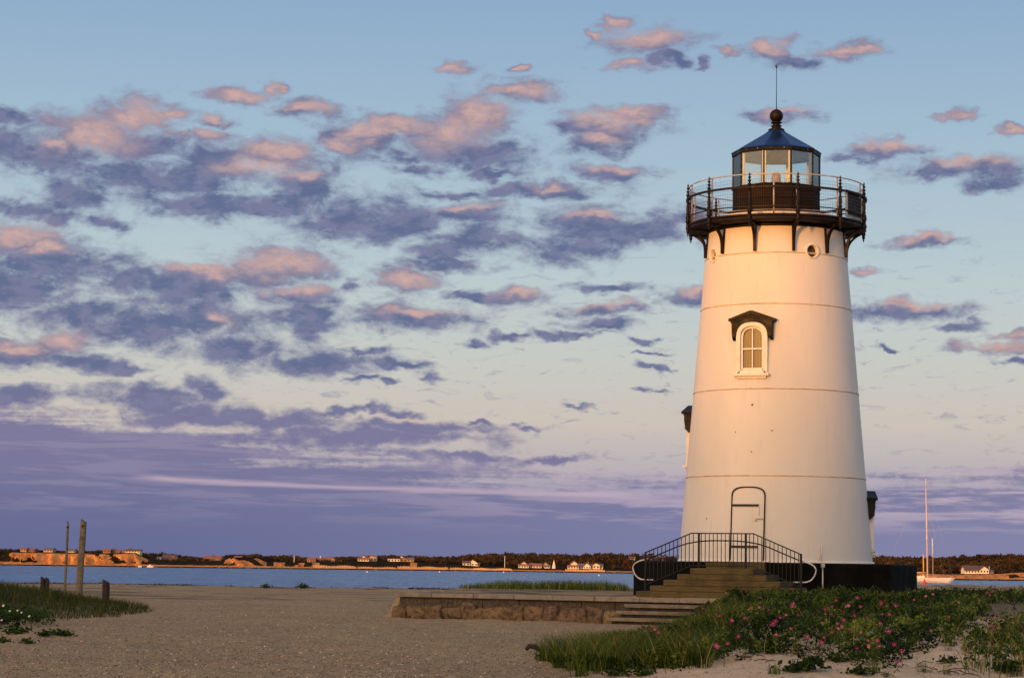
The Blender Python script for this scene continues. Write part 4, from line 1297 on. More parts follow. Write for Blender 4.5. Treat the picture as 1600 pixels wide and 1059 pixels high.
# timber bulkheads along the far beach
def sea_wall(p0, p1, off, h, lab):
    v = MB()
    n_ = int((p1 - p0) / 4)
    c = Yw((p0 + p1) / 2)
    root = P((p0 + p1) / 2, 880, c + off); root.z = 0
    for i in range(n_):
        a = p0 + (p1 - p0) * i / n_; b = p0 + (p1 - p0) * (i + 1) / n_
        Ya, Yb = Yw(a) + off, Yw(b) + off
        A_ = Vector((fx(a, Ya), Ya, 0)) - root; B_ = Vector((fx(b, Yb), Yb, 0)) - root
        hh = h * (1 + .12 * math.sin(i * .7))
        v.add([A_ + Vector((0, 0, -.4)), B_ + Vector((0, 0, -.4)), B_ + Vector((0, 0, hh)), A_ + Vector((0, 0, hh)), A_ + Vector((0, .4, -.4)), B_ + Vector((0, .4, -.4)), B_ + Vector((0, .4, hh)), A_ + Vector((0, .4, hh))],
              [(0, 1, 2, 3), (4, 5, 6, 7), (3, 2, 6, 7), (0, 3, 7, 4), (1, 2, 6, 5)])
        v.box(A_.x - .09, A_.y - .14, -.5, A_.x + .09, A_.y - .005, hh + .2)
    o = v.build('sea_wall', M_SEAW)
    o.location = root
    tag(o, lab, 'sea wall')
M_SEAW = mat('pale_bulkhead_timber', (.60, .40, .22), .9)
sea_wall(490, 556, 4.6, 1.15, 'pale timber sea wall stretch left of the white gabled house')
sea_wall(560, 618, 5.0, .85, 'low timber sea wall below the long flat roofed house')
sea_wall(622, 700, 4.8, 1.15, 'long pale timber sea wall in the middle of the far shore')
sea_wall(704, 800, 4.6, .95, 'timber sea wall running below the flagpole')
sea_wall(884, 945, 4.8, 1.0, 'pale timber sea wall below the largest white house')

# ------------------------------------------------------------------ boats and buoys
M_HULL = mat('white_hull_paint', (.78, .72, .64), .35)
M_MAST = mat('pale_mast', (.68, .56, .47), .4)
M_YEL = mat('yellow_spar_cover', (.75, .50, .12), .6)
M_RED = mat('red_buoy_paint', (.60, .02, .012), .4)
def hull(L, B, H, mb, sheer=.15, bow=.5):
    """bow towards +x"""
    st = 15
    vs, fs = [], []
    for i in range(st + 1):
        t = i / st
        x = -L / 2 + L * t
        w_ = B / 2 * (math.sin(math.pi * min(1, (t * .72 + .30))) ** .8 if t < .98 else .02)
        w_ = max(w_, .02)
        top = H * (1 + sheer * (2 * t - .9) ** 2)
        k = bow * max(0, (t - .75) / .25) ** 2
        xo = [x + k * H * .9, x + k * H * .4, x - k * H * .4, x - k * H * 1.2]
        vs += [(xo[0], -w_, top), (xo[1], -w_ * .94, H * .4), (xo[2], -w_ * .55, -.25), (xo[3], 0, -.6), (xo[2], w_ * .55, -.25), (xo[1], w_ * .94, H * .4), (xo[0], w_, top)]
    for i in range(st):
        for k in range(6):
            a = i * 7 + k
            fs.append((a, a + 7, a + 8, a + 1))
        fs.append((i * 7 + 6, i * 7 + 13, i * 7 + 7, i * 7))
    fs.append(tuple(range(7)))
    fs.append(tuple(st * 7 + k for k in range(6, -1, -1)))
    return mb.add(vs, fs, True)
Yb = Yw(1450, 909.6)
xb = fx(1489, Yb)
s_ = Yb / FPX
LB = 15.5
cx = xb - LB / 2 - .3
YT = thing('sailing_yacht', 'white moored sailing yacht with bare tall mast beside the black lighthouse base', 'sailboat', (cx, Yb, 0))
hull(LB, 3.9, 1.02, MB(), bow=.9).build('hull', M_HULL, YT)
MB().box(-4.6, -1.1, .9, 1.6, 1.1, 1.5, bev=.12).build('cabin', M_HULL, YT)
mx = fx(1449.3, Yb) - cx
ht = (909.6 - 748.5) * s_
lean = (1448.2 - 1450.2) * s_
mb = MB().tube([(mx, 0, .8), (mx - .15, 0, ht * .5), (mx - .33, 0, ht)], [.17, .15, .09], 8)
mb.build('main_mast', M_MAST, YT)
MB().tube([(mx - .33, 0, ht - .02), (mx - .33, 0, ht + .5)], .025, 5).build('masthead_aerial', M_BLACKIRON, YT)
for f_ in (.38, .62, .86):
    MB().tube([(mx - .2, -1.1, ht * f_), (mx - .2, 1.1, ht * f_)], .04, 5).build('spreader', M_MAST, YT)
MB().tube([(mx - .3, 0, 2.2), (mx - 5.8, 0, 2.1)], .16, 8).build('boom', M_YEL, YT)
fsx = fx(1457.6, Yb) - cx
MB().tube([(fsx, 0, (909.6 - 870) * s_), (fsx - .1, 0, (909.6 - 841) * s_)], [.14, .10], 8).build('white_spar', M_HULL, YT)
MB().tube([(fsx, 0, .9), (fsx, 0, (909.6 - 870) * s_)], .05, 6).build('stay', M_MAST, YT)
ysx = fx(1443.4, Yb) - cx
MB().tube([(ysx, .3, .9), (ysx, .3, (909.6 - 896) * s_)], [.06, .06], 6).build('yellow_spar_heel', M_HULL, YT)
MB().tube([(ysx, .3, (909.6 - 896) * s_), (ysx - .05, .3, (909.6 - 866) * s_)], [.13, .12], 8).build('yellow_spar', M_YEL, YT)
for (xa, ya, za, xc, yc, zc_) in ((mx - .33, 0, ht, LB / 2 + .3, 0, 1.2), (mx - .33, 0, ht, -LB / 2, 0, 1.2), (mx - .33, 0, ht, mx, -1.9, 1.1), (mx - .33, 0, ht, mx, 1.9, 1.1), (mx - .28, 0, ht * .8, LB / 2 - 1.5, 0, 1.2), (mx - .28, 0, ht * .8, fsx, 0, (909.6 - 841) * s_)):
    MB().tube([(xa, ya, za), (xc, yc, zc_)], .016, 4).build('stay', M_GALV, YT)
Yr = Yw(1444.7, 914.6)
by = thing('channel_buoy', 'red cone topped channel buoy floating in front of the yacht', 'buoy', (fx(1444.7, Yr), Yr, 0))
MB().lathe([(.34, -.3), (.36, .12), (.33, .42)], 16).build('buoy_body', M_RED, by)
MB().lathe([(.33, .421), (.30, .50), (.07, 1.22), (.03, 1.28)], 16).build('cone', M_RED, by)
MB().tube([(0, 0, 1.27), (.06, 0, 1.33), (0, 0, 1.40), (-.06, 0, 1.33), (0, 0, 1.27)], .012, 5).build('lifting_eye', M_BLACKIRON, by)
for px, py, wpx, cab, lb in ((155, 884.2, 9.5, 1, 'white motorboat moored below the bluff just right of the tall poles'), (218.5, 885.6, 5, 0, 'smallest white skiff moored off the far left shore'), (235, 885.9, 9.5, 1, 'white cabin boat moored right of the small skiff')):
    Yq = Yw(px, py)
    L = wpx * Yq / FPX
    t = thing('moored_boat', lb, 'boat', (fx(px, Yq), Yq, 0), 0, 'small boats off the far shore')
    hull(L, L * .4, .42, MB()).build('hull', M_HULL, t)
    if cab:
        MB().box(-L * .25, -L * .13, .3, L * .12, L * .13, .78, bev=.05).build('cabin', M_HULL, t)
        MB().box(-L * .1, -L * .12, .781, L * .08, L * .12, .83).build('roof', M_HRG, t)
    else: MB().box(-L * .42, -.12, .2, -L * .5, .12, .62, bev=.02).build('outboard_motor', M_BLACKIRON, t)
for px, py, lb in ((574, 893.8, 'white mooring float below the long sea wall, leftmost of three'), (687, 893.6, 'faint white mooring float under the white beach house'), (787, 894.2, 'white mooring float near the far flagpole'), (936, 899, 'white mooring float off the largest white house')):
    Yq = Yw(px, py)
    o = MB().lathe([(.02, -.2), (.2, -.12), (.27, .05), (.22, .22), (.08, .31), (.03, .42)], 12).build('mooring_float', M_HULL)
    o.location = (fx(px, Yq), Yq, 0)
    tag(o, lb, 'mooring buoy', 'mooring floats')

# ------------------------------------------------------------------ poles and posts on the left
def pole_at(px, ybase, Y, ytop, leanpx, r0, r1, name, label, cat, material, notch=False, group=None):
    b = P(px, ybase, Y)
    gz = float(height(b.x, b.y))
    h = P(px, ytop, Y).z - gz
    t = thing(name, label, cat, (b.x, b.y, gz), 0, group)
    dx = leanpx * Y / FPX
    n_ = 14
    mb = MB()
    vs, fs = [], []
    K = 16
    for i in range(K + 1):
        f = i / K
        z = -.5 + (h + .5) * f
        for k in range(n_):
            a = 2 * math.pi * k / n_
            r_ = (r0 + (r1 - r0) * f) * (1 + .10 * mnoise.noise(Vector((math.cos(a) * 2.2 + px, math.sin(a) * 2.2, z * .7))) + .05 * mnoise.noise(Vector((math.cos(a) * 6, math.sin(a) * 6 + px, z * .5))))
            zt = z - (.06 * mnoise.noise(Vector((math.cos(a) + px, math.sin(a), 3))) + (.05 * math.cos(a)) if i == K else 0)
            vs.append((dx * f + math.cos(a) * r_, math.sin(a) * r_, zt))
    for i in range(K):
        for k in range(n_):
            fs.append((i * n_ + k, i * n_ + (k + 1) % n_, (i + 1) * n_ + (k + 1) % n_, (i + 1) * n_ + k))
    mb.add(vs, fs, True)
    fs2 = tuple(K * n_ + k for k in range(n_))
    mb.f.append(fs2); mb.sm.append(False)
    mb.build('post', material, t)
    if notch:
        z = h - .17
        MB().lathe([(.035, -.02), (.035, .02)], 10, M=Matrix.Translation((dx * (z / h), -r1 - .004, z)) @ Matrix.Rotation(math.pi / 2, 4, 'X')).build('bolt_hole', M_BLACKIRON, t)
    return t
pole_at(122, 930, 76, 813.5, 5.0, .125, .105, 'tall_pole', 'thick weathered wooden pole standing in the beach grass', 'pole', M_PILE, True)
pole_at(100.6, 930, 76, 815.5, 1.9, .045, .040, 'tall_pole', 'thin silvery pole left of the thick wooden pole', 'pole', M_PILE, True)
pole_at(165, 938, 73, 907.5, .0, .125, .125, 'stump_post', 'short dark wooden post at the right edge of the grassy mound', 'post', M_STUMP)
pole_at(66, 928, 74, 902, .2, .075, .075, 'stump_post', 'left half of the paired short posts in the grass', 'post', M_STUMP)
pole_at(73, 928, 74, 903, .2, .070, .070, 'stump_post', 'right half of the paired short posts in the grass', 'post', M_STUMP)

# ------------------------------------------------------------------ grass and shrubs
def blades(X, Yg, H, wd, lean=.45, segs=3, zoff=-.03):
    n = len(X)
    Z = height(X, Yg) + zoff
    a = rng.random(n) * 2 * math.pi
    la = lean * (.3 + rng.random(n)) * H
    dx, dy = np.cos(a) * la, np.sin(a) * la
    wa = rng.random(n) * math.pi
    wx, wy = np.cos(wa) * wd, np.sin(wa) * wd
    V = np.zeros((n, segs + 1, 2, 3))
    for i in range(segs + 1):
        t = i / segs
        k = t ** 1.9
        w_ = (1 - t ** 1.5) * (1 if i < segs else 0) + .06
        cx = X + dx * k; cy = Yg + dy * k; cz = Z + H * (t - .28 * lean * k)
        V[:, i, 0] = np.stack([cx - wx * w_, cy - wy * w_, cz], -1)
        V[:, i, 1] = np.stack([cx + wx * w_, cy + wy * w_, cz], -1)
    base = (np.arange(n) * (segs + 1) * 2)[:, None, None]
    F = np.array([[2 * i, 2 * i + 1, 2 * i + 3, 2 * i + 2] for i in range(segs)])[None] + base
    return V.reshape(-1, 3), F.reshape(-1, 4)
def inpoly(px, py, poly):
    c = np.zeros(len(px), bool)
    j = len(poly) - 1
    for i in range(len(poly)):
        xi, yi = poly[i]; xj, yj = poly[j]
        cond = ((yi > py) != (yj > py)) & (px < (xj - xi) * (py - yi) / (yj - yi + 1e-9) + xi)
        c ^= cond
        j = i
    return c
def scatter(poly, n, clump=None, cl=1.0, thr=.5):
    xs_ = [q[0] for q in poly]; ys_ = [q[1] for q in poly]
    out = []
    got = 0
    while got < n:
        x = rng.uniform(min(xs_), max(xs_), n * 2); y = rng.uniform(min(ys_), max(ys_), n * 2)
        jx = x + .5 * (fbm(x * 1.3 + 7, y * 1.3) - .5); jy = y + 1.2 * (fbm(x * 1.3 + 90, y * 1.3) - .5)
        k = inpoly(jx, jy, poly)
        if clump:
            f = fbm(x / clump + 3, y / clump + 11)
            k &= rng.random(len(x)) < np.clip((f - thr) * 6 * cl + .5, .0, 1)
        out.append(np.stack([x[k], y[k]], -1)); got += k.sum()
    a = np.concatenate(out)[:n]
    return a[:, 0], a[:, 1]
def grass(name, poly, n, h0, h1, wd, material, label, cat='grass', clump=None, thr=.45, lean=.45, dry=.12, edge=None):
    x, y = scatter(poly, n, clump, 1, thr)
    hf = .65 + .7 * fbm(x / .9 + 60, y / 1.1)
    H = (h0 + (h1 - h0) * rng.random(n)) * hf
    if edge is not None: H *= edge(x, y)
    V, F = blades(x, y, H, wd, lean)
    t = np.clip(.55 * fbm(x / .8, y / .8 + 5) + .45 * rng.random(n) - .12, 0, .8)
    t[rng.random(n) < dry] = .95
    o = np_mesh(name, V, F, material, {'tint': ('FACE', np.repeat(t, 3))})
    tag(o, label, cat, kind='stuff')
    return o
g2 = lambda px, py: tuple(G(px, py))[:2]
# mound on the left
ell = [(-17.9 + 7.4 * math.cos(t), 64 + 15.0 * math.sin(t)) for t in np.linspace(0, 2 * math.pi, 28, endpoint=False)]
def mound_edge(x, y):
    d = np.hypot((x + 17.9) / 7.4, (y - 64) / 15.0)
    return np.clip(1.15 - .55 * d ** 3, .25, 1)
x0b = [(max(q[0], -22.5), q[1]) for q in ell]
grass('beach_grass', x0b, 26000, .22, .46, .007, M_GRASSD, 'dark green beach grass covering the mound round the wooden poles', lean=.5, dry=.10, edge=mound_edge)
# terrace back edge
def terr_edge(x, y): return .35 + .65 * np.clip(1.25 - ((x - 1.6) / 3.3) ** 2, .15, 1)
pt_ = [P(q, 900, 80) for q in (735, 965)]
grass('beach_grass', [(-1.75, 77), (4.1, 76.5), (4.3, 82), (-1.6, 83)], 5200, .18, .42, .007, M_GRASS, 'strip of light green beach grass on the terrace behind the low wall', lean=.35, edge=terr_edge, clump=.9, thr=.36)
grass('beach_grass', [(3.6, 76), (6.4, 75), (6.4, 80), (3.6, 81)], 700, .06, .16, .006, M_GRASS, 'short thin grass trailing off beside the black foundation', clump=.6)
# left part of the dune: tall grass
gpoly = [g2(838, 1032), g2(875, 1046), g2(960, 1050), g2(1020, 1047), g2(1100, 1045), (3.9, 38), (4.4, 46), (4.9, 52), (3.3, 51.5), (2.2, 47), (1.55, 42), (1.0, 38)]
grass('beach_grass', gpoly, 24000, .30, .72, .006, M_GRASS, 'thick clump of long green beach grass at the left end of the dune', clump=.55, thr=.42, lean=.6, dry=.13, edge=lambda x, y: np.interp(y, [37, 44, 52], [1, .62, .30]))
# leafy undergrowth below the long grass
x, y = scatter(gpoly, 26000, .5, 1, .38)
ks = rng.integers(0, 1700, len(x)); x = x[ks] + rng.normal(size=len(x)) * .05; y = y[ks] + rng.normal(size=len(x)) * .05
z = height(x, y) + (.05 + .24 * fbm(x / .6, y / .7)) * rng.random(len(x)) ** .6
V, F = leaf_arrays(np.stack([x, y, z], -1), .030, .25)
o = np_mesh('undergrowth', V, F, M_WEED, {'tint': ('FACE', np.clip(fbm(x / .4, y / .4) * .9 * rng.random(len(x)) * 1.3, 0, 1))})
tag(o, 'dark leafy undergrowth between the long dune grass stems', 'undergrowth', kind='stuff')
# roses
M_PINK = mat('pink_petals', (.40, .022, .15), .5)
M_MAGENTA = mat('magenta_petals', (.26, .008, .10), .5)
M_PALE = mat('pale_pink_petals', (.50, .11, .20), .5)
M_WHITEP = mat('white_petals', (.75, .74, .72), .5)
M_STAMEN = mat('yellow_stamens', (.70, .45, .06), .6)
def make_flower(material, r=.042, openess=.35, seed=1):
    rr = random.Random(seed)
    mb = MB()
    for k in range(5):
        a = 2 * math.pi * k / 5 + rr.uniform(-.1, .1)
        c, s = math.cos(a), math.sin(a)
        L = r * rr.uniform(.9, 1.15)
        pts = []
        for (u, w_) in ((.12, .10), (.5, .42), (.85, .48), (1.05, .22), (1.05, -.22), (.85, -.48), (.5, -.42), (.12, -.10)):
            z = openess * L * (u ** 1.6) + .12 * L * abs(w_)
            x, y = u * L, w_ * L
            pts.append((x * c - y * s, x * s + y * c, z))
        mb.add(pts, [(0, 1, 6, 7), (1, 2, 5, 6), (2, 3, 4, 5)], True)
    return mb
def canopy_fn(poly, hmin, hmax, sc=1.0, seed=0):
    def f(x, y):
        x = np.asarray(x, float); y = np.asarray(y, float)
        jx = x + .5 * (fbm(x * 1.3 + 7, y * 1.3) - .5); jy = y + 1.2 * (fbm(x * 1.3 + 90, y * 1.3) - .5)
        sh = x.shape
        k = inpoly(jx.ravel(), jy.ravel(), poly).reshape(sh)
        return np.where(k, hmin + (hmax - hmin) * np.clip((fbm(x / .75 / sc + seed, y / 1.0 / sc) - .28) * 1.9, 0, 1), 0)
    return f
def hit_canopy(px, py, fn):
    d = ray(px, py)
    t = np.linspace(26, 80, 2400)
    X_, Y_2, Z_ = d.x * t, d.y * t, EYE + d.z * t
    h = np.nonzero(Z_ < height(X_, Y_2) + fn(X_, Y_2))[0]
    if not len(h): return None
    i = h[0]
    if fn(X_[i:i + 1], Y_2[i:i + 1])[0] <= 0: return None
    return Vector((X_[i], Y_2[i], Z_[i]))
def thicket(name, label, cat, poly, n, hmin, hmax, leaf, material, flowers, sc=1.0, seed=0, bark=True, mats=None, clump=None, stems=220):
    fn = canopy_fn(poly, hmin, hmax, sc, seed)
    cx = sum(q[0] for q in poly) / len(poly); cy = sum(q[1] for q in poly) / len(poly)
    root = thing(name, label, cat, (cx, cy, float(height(cx, cy))))
    off = np.array([cx, cy, float(height(cx, cy))])
    x, y = scatter(poly, n, clump, 1, .4)
    # leaves gather in sprays
    ns = max(40, n // 14)
    k = rng.integers(0, ns, n)
    x = x[k] + rng.normal(size=n) * leaf * 1.6
    y = y[k] + rng.normal(size=n) * leaf * 1.6
    hh = np.maximum(fn(x, y), hmin * .5)
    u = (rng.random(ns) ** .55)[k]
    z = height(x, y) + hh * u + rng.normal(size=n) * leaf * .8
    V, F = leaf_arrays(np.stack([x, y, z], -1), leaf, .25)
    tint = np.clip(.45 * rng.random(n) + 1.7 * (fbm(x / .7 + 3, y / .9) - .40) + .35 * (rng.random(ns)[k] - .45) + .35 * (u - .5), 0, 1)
    np_mesh('foliage', V - off, F, material, {'tint': ('FACE', tint)}, parent=root)
    mb = MB()
    for _ in range(stems):
        i = rng.integers(0, n)
        h = max(hh[i], .1)
        g0 = float(height(x[i], y[i]))
        a = random.uniform(0, 6.28); l = random.uniform(.1, .4)
        p0 = Vector((x[i], y[i], g0 - .03)) - Vector(off); p2 = p0 + Vector((math.cos(a) * l, math.sin(a) * l, h * random.uniform(.5, 1.05)))
        mb.tube([p0, (p0 + p2) / 2 + Vector((0, 0, .05)), p2], [.008, .006, .003], 4)
    mb.build('stems', M_TWIG, root)
    protos = {}
    for q in flowers:
        px, py, col_, szr = q
        c = hit_canopy(px, py, fn)
        if c is None: continue
        var = (col_, (px * 7 + py) % 3)
        material_f = {'p': M_PINK, 'm': M_MAGENTA, 'l': M_PALE, 'w': M_WHITEP}[col_]
        if var not in protos:
            fl = make_flower(material_f, .047, .25 + .25 * var[1], var[1] + 3).build('flower', material_f, root)
            st_ = MB().lathe([(.012, .004), (.011, .016), (.003, .020)], 7).build('stamens', M_STAMEN, fl)
            protos[var] = fl
        else:
            fl = copy_part(protos[var], root)
        fl.location = c - Vector(off) + Vector((0, -.03, .01))
        tv = Vector((random.uniform(-.6, .6), -1, random.uniform(.1, 1.0)))
        fl.rotation_euler = tv.to_track_quat('Z', 'Y').to_euler()
        sc_ = szr * .66
        fl.scale = (sc_, sc_, sc_)
    return root, fn
def z7(x, y): return (820 + x / 4, 900 + y / 4)
def z8(x, y): return (1200 + x / 4, 900 + y / 4)
fl_mid = [(*z7(*q), c, s) for *q, c, s in ((745, 345, 'm', .8), (812, 333, 'l', .9), (835, 357, 'p', .9), (872, 330, 'm', .7), (1065, 250, 'l', .8), (1110, 205, 'p', 1), (1212, 195, 'm', .8), (1216, 250, 'p', .8), (1293, 283, 'p', 1.1), (1370, 268, 'm', 1), (1410, 200, 'p', .9), (1463, 200, 'p', .9),
          (1330, 380, 'p', .9), (1268, 425, 'm', .9), (1195, 440, 'p', 1.2), (1470, 137, 'm', .6), (1520, 210, 'm', .7), (1555, 300, 'm', 1.5), (1567, 290, 'p', 1.1), (1568, 372, 'p', 1), (1590, 262, 'm', .9))]
fl_mid += [(*z8(*q), c, s) for *q, c, s in ((155, 180, 'm', 1.3), (150, 195, 'p', 1), (112, 245, 'l', .7), (182, 248, 'm', .8), (138, 330, 'p', .8), (246, 382, 'p', .9), (347, 388, 'm', .8), (330, 415, 'p', 1.1), (352, 208, 'm', .9), (392, 192, 'm', 1), (424, 155, 'p', 1.1), (357, 240, 'm', .8), (390, 243, 'm', .8),
          (335, 297, 'p', .8), (398, 352, 'm', 1), (433, 330, 'l', 1), (463, 320, 'l', .9), (432, 300, 'p', .7), (470, 275, 'm', 1), (455, 218, 'm', .6), (485, 195, 'm', .9), (503, 188, 'l', 1), (540, 250, 'm', 1), (573, 195, 'p', 1), (497, 348, 'm', .7), (518, 340, 'm', .7), (575, 355, 'l', .8), (555, 142, 'm', 1.2),
          (618, 262, 'm', .8), (620, 408, 'l', .8), (630, 440, 'l', 1), (683, 410, 'p', .9), (693, 442, 'm', .8), (695, 298, 'p', 1), (712, 243, 'm', .7), (754, 242, 'm', 1), (748, 348, 'm', 1.2), (706, 168, 'p', 1.1), (738, 192, 'm', .9), (793, 192, 'm', 1.2), (790, 430, 'm', 1), (833, 480, 'p', 1.1), (798, 536, 'p', 1.1), (555, 455, 'm', .8),
          (910, 153, 'p', .7), (985, 128, 'l', .8), (1025, 118, 'l', .9), (1013, 345, 'p', .7), (1188, 168, 'l', .6), (988, 230, 'm', .6), (1130, 255, 'm', .7), (955, 190, 'm', .5))]
rpoly = [g2(1000, 1046), g2(1060, 1050), g2(1110, 1047), g2(1150, 1044), g2(1172, 1028), g2(1215, 1022), g2(1262, 1030), g2(1305, 1030), g2(1345, 1040), g2(1370, 1044), g2(1400, 1042), g2(1412, 1030), g2(1440, 1018), g2(1482, 1008), g2(1510, 988),
         (10.6, 50), (12.0, 57), (12.6, 60.5), (8.0, 60), (6.4, 58.5), (5.0, 52.5), (3.6, 45), (2.5, 39)]
mid_t, mid_fn = thicket('rose_thicket', 'wide low thicket of pink beach roses in front of the lighthouse base', 'rose bush', rpoly, 110000, .10, .50, .030, M_ROSELEAF, fl_mid, seed=4, clump=.5)
rp2 = [g2(1512, 1056), g2(1502, 1030), g2(1512, 1008), g2(1535, 985), (12.6, 47), (13.4, 57), (20, 57), (19, 44), (12, 34), (9.2, 31)]
fl_r = [(*z8(*q), c, s) for *q, c, s in ((1395, 315, 'm', 1.3), (1410, 262, 'l', .8), (1432, 330, 'l', .8), (1262, 293, 'p', .8), (1575, 320, 'm', .9))]
thicket('rose_thicket', 'leafy thicket of roses and weeds at the right edge of the sand', 'rose bush', rp2, 42000, .18, .52, .034, M_ROSELEAF, fl_r, seed=30, clump=.6)
rp3 = [(11.6, 61), (13.5, 60), (22, 60), (23, 74), (15, 75.5), (12.6, 73.5), (13.2, 66)]
fl_b = [(*z8(*q), c, s) for *q, c, s in ((1365, 105, 'm', 1.3), (1385, 120, 'p', 1.1), (1400, 100, 'p', .9), (1497, 158, 'l', .8), (1405, 92, 'm', .9))]
thicket('rose_thicket', 'farthest rose hedge against the water right of the black base', 'rose bush', rp3, 26000, .10, .34, .04, M_ROSELEAF, fl_b, seed=50)
wp = [(-14.2, 50.5), (-12.2, 49.5), (-10.9, 50.5), (-10.6, 53), (-11.5, 55.5), (-14.5, 57)]
fl_w = [(6, 946, 'w', .95), (15.5, 955.5, 'w', .7), (28, 954, 'w', .7), (34, 957.5, 'w', .75), (46.5, 964, 'w', .95), (3, 969, 'w', .7)]
thicket('rose_bush', 'dark bush with a few white flowers at the left edge', 'rose bush', wp, 9000, .25, .62, .032, M_WEED, fl_w, seed=12, stems=60)
yp = [(10.6, 44.5), (12.4, 42), (13.8, 44), (13.5, 50), (11.3, 50)]
thicket('leafy_shrub', 'bright yellow green shrub growing among the right hand roses', 'shrub', yp, 7000, .30, .62, .035, M_LIME, [], seed=70, stems=40)
# grass mixed through the roses
grass('dune_grass', rpoly, 2600, .30, .62, .005, M_GRASS, 'sparse long grass blades rising through the pink roses', clump=.7, thr=.52, lean=.55, dry=.22)
grass('dune_grass', [g2(1512, 1056), g2(1502, 1030), g2(1530, 992), (12.5, 44), (17, 44), (12, 34), (9.2, 31)], 5200, .30, .60, .0055, M_GRASS, 'pale dry grass tangled in the right hand thicket', clump=.6, thr=.45, lean=.55, dry=.3)
grass('dune_grass', [(7.6, 60.2), (12.8, 59.5), (13.3, 63), (12.2, 63.6), (10, 61.9), (8, 61.5)], 2600, .14, .42, .006, M_GRASS, 'green grass growing along the foot of the black foundation', clump=.5, thr=.45, lean=.5, dry=.2)
grass('dune_grass', [(5.0, 58.8), (7.5, 57.5), (8.8, 58.5), (8.6, 60), (5.4, 61)], 1000, .10, .35, .006, M_GRASS, 'thin grass at the foot of the entrance steps', clump=.5, thr=.5, lean=.5, dry=.15)

# small plants standing alone on the sand
def tuft_mesh(n, h, w):
    V, F = [], []
    x = rng.normal(size=n) * w; y = rng.normal(size=n) * w
    H = h * (.5 + .7 * rng.random(n))
    a = rng.random(n) * 6.283; la = .6 * H * rng.random(n)
    o = 0
    vs = []
    for i in range(n):
        for k in range(4):
            t = k / 3; w_ = .006 * (1 - t) + .0006
            cx = x[i] + math.cos(a[i]) * la[i] * t * t; cy = y[i] + math.sin(a[i]) * la[i] * t * t; z = H[i] * (t - .15 * t * t) - .02
            vs += [(cx - w_, cy, z), (cx + w_, cy + w_ * .5, z)]
        for k in range(3): F.append((o + 2 * k, o + 2 * k + 1, o + 2 * k + 3, o + 2 * k + 2))
        o += 8
    return np.array(vs), np.array(F)
V, F = tuft_mesh(34, .26, .05)
proto_t = np_mesh('grass_tuft', V, F, M_GRASS, {'tint': ('FACE', np.repeat(rng.random(34) * .8, 3))})
def rosette(n, r, h, seed):
    C = rng.normal(size=(n, 3)) * np.array([r * .5, r * .5, h * .4]); C[:, 2] = np.abs(C[:, 2]) + .02
    return leaf_arrays(C, .034, .3)
V, F = rosette(150, .16, .14, 1)
proto_s = np_mesh('seedling', V, F, M_WEED, {'tint': ('FACE', rng.random(150))})
def put(o, first, px, py, sc, label, cat, group):
    q = o if first else o.copy()
    if not first: COL.objects.link(q)
    g_ = G(px, py)
    q.location = g_; q.rotation_euler = (0, 0, random.uniform(0, 6)); q.scale = (sc, sc, sc * random.uniform(.8, 1.1))
    tag(q, label, cat, group)
TUFTS = [((888, 1057, .8), 'grass tuft at the bottom edge below the left end of the dune grass'), ((907, 1056, 1.1), 'taller grass tuft at the bottom edge left of centre'), ((932, 1052, .8), 'grass tuft between the long grass and the bottom edge'),
         ((1366, 1050, .8), 'grass tuft beside the lobe of roses on pale sand'), ((1441, 1050, 1.1), 'tall stemmed grass tuft alone in the pale sand'), ((1481, 1016, .7), 'small grass tuft at the head of the sandy gap'),
         ((1478, 1052, .8), 'dry leaning tuft low in the sandy gap'), ((1385, 1058, .6), 'little tuft cut by the bottom edge, right of the roses'), ((1590, 1056, 1.2), 'grass tuft in the bottom right corner'), ((1210, 1052, .8), 'tuft of grass left of the low green patch')]
for i, ((px, py, sc), lb) in enumerate(TUFTS): put(proto_t, i == 0, px, py, sc, lb, 'grass', 'grass tufts on the sand')
SEEDS = [((1262, 1047, 1.5), 'low spreading green patch on the pale sand'), ((1240, 1050, 1.1), 'green sprig touching the left of the low patch'), ((1307, 1034, 1.0), 'upright leafy seedling between the patch and the roses'), ((1337, 1027, .9), 'seedling just below the front of the roses'),
         ((1346, 1054, 1.0), 'flat leafy plant near the bottom edge under the roses'), ((1480, 1035, .9), 'grey green cushion in the middle of the sandy gap'), ((1202, 1020, 1.2), 'dark leafy clump where sand meets the roses'), ((1575, 1050, 1.3), 'trailing plant in the bottom right sand'),
         ((70, 994, .9), 'dark weed on the beach, leftmost of three below the mound'), ((88, 992, 1.1), 'middle dark weed of the three below the mound'), ((104, 994, 1.1), 'rightmost dark weed of the three below the mound'), ((43, 1005, .8), 'lone dark weed nearest the camera on the left beach'),
         ((3, 1004, .8), 'dark weed cut by the left edge'), ((24, 990, 1.6), 'broad leafy weed under the white flowering bush'), ((960, 1055, 1.0), 'broad leaved weed at the bottom edge under the long grass'), ((1000, 1056, 1.2), 'leafy weed at the bottom edge left of the roses'),
         ((415, 918.5, 1.6), 'dark round bush on the beach crest by the water, left one'), ((472, 919, 1.9), 'dark low bush on the beach crest by the water, right one')]
for i, ((px, py, sc), lb) in enumerate(SEEDS): put(proto_s, i == 0, px, py, sc, lb, 'plant', 'small plants on the sand')

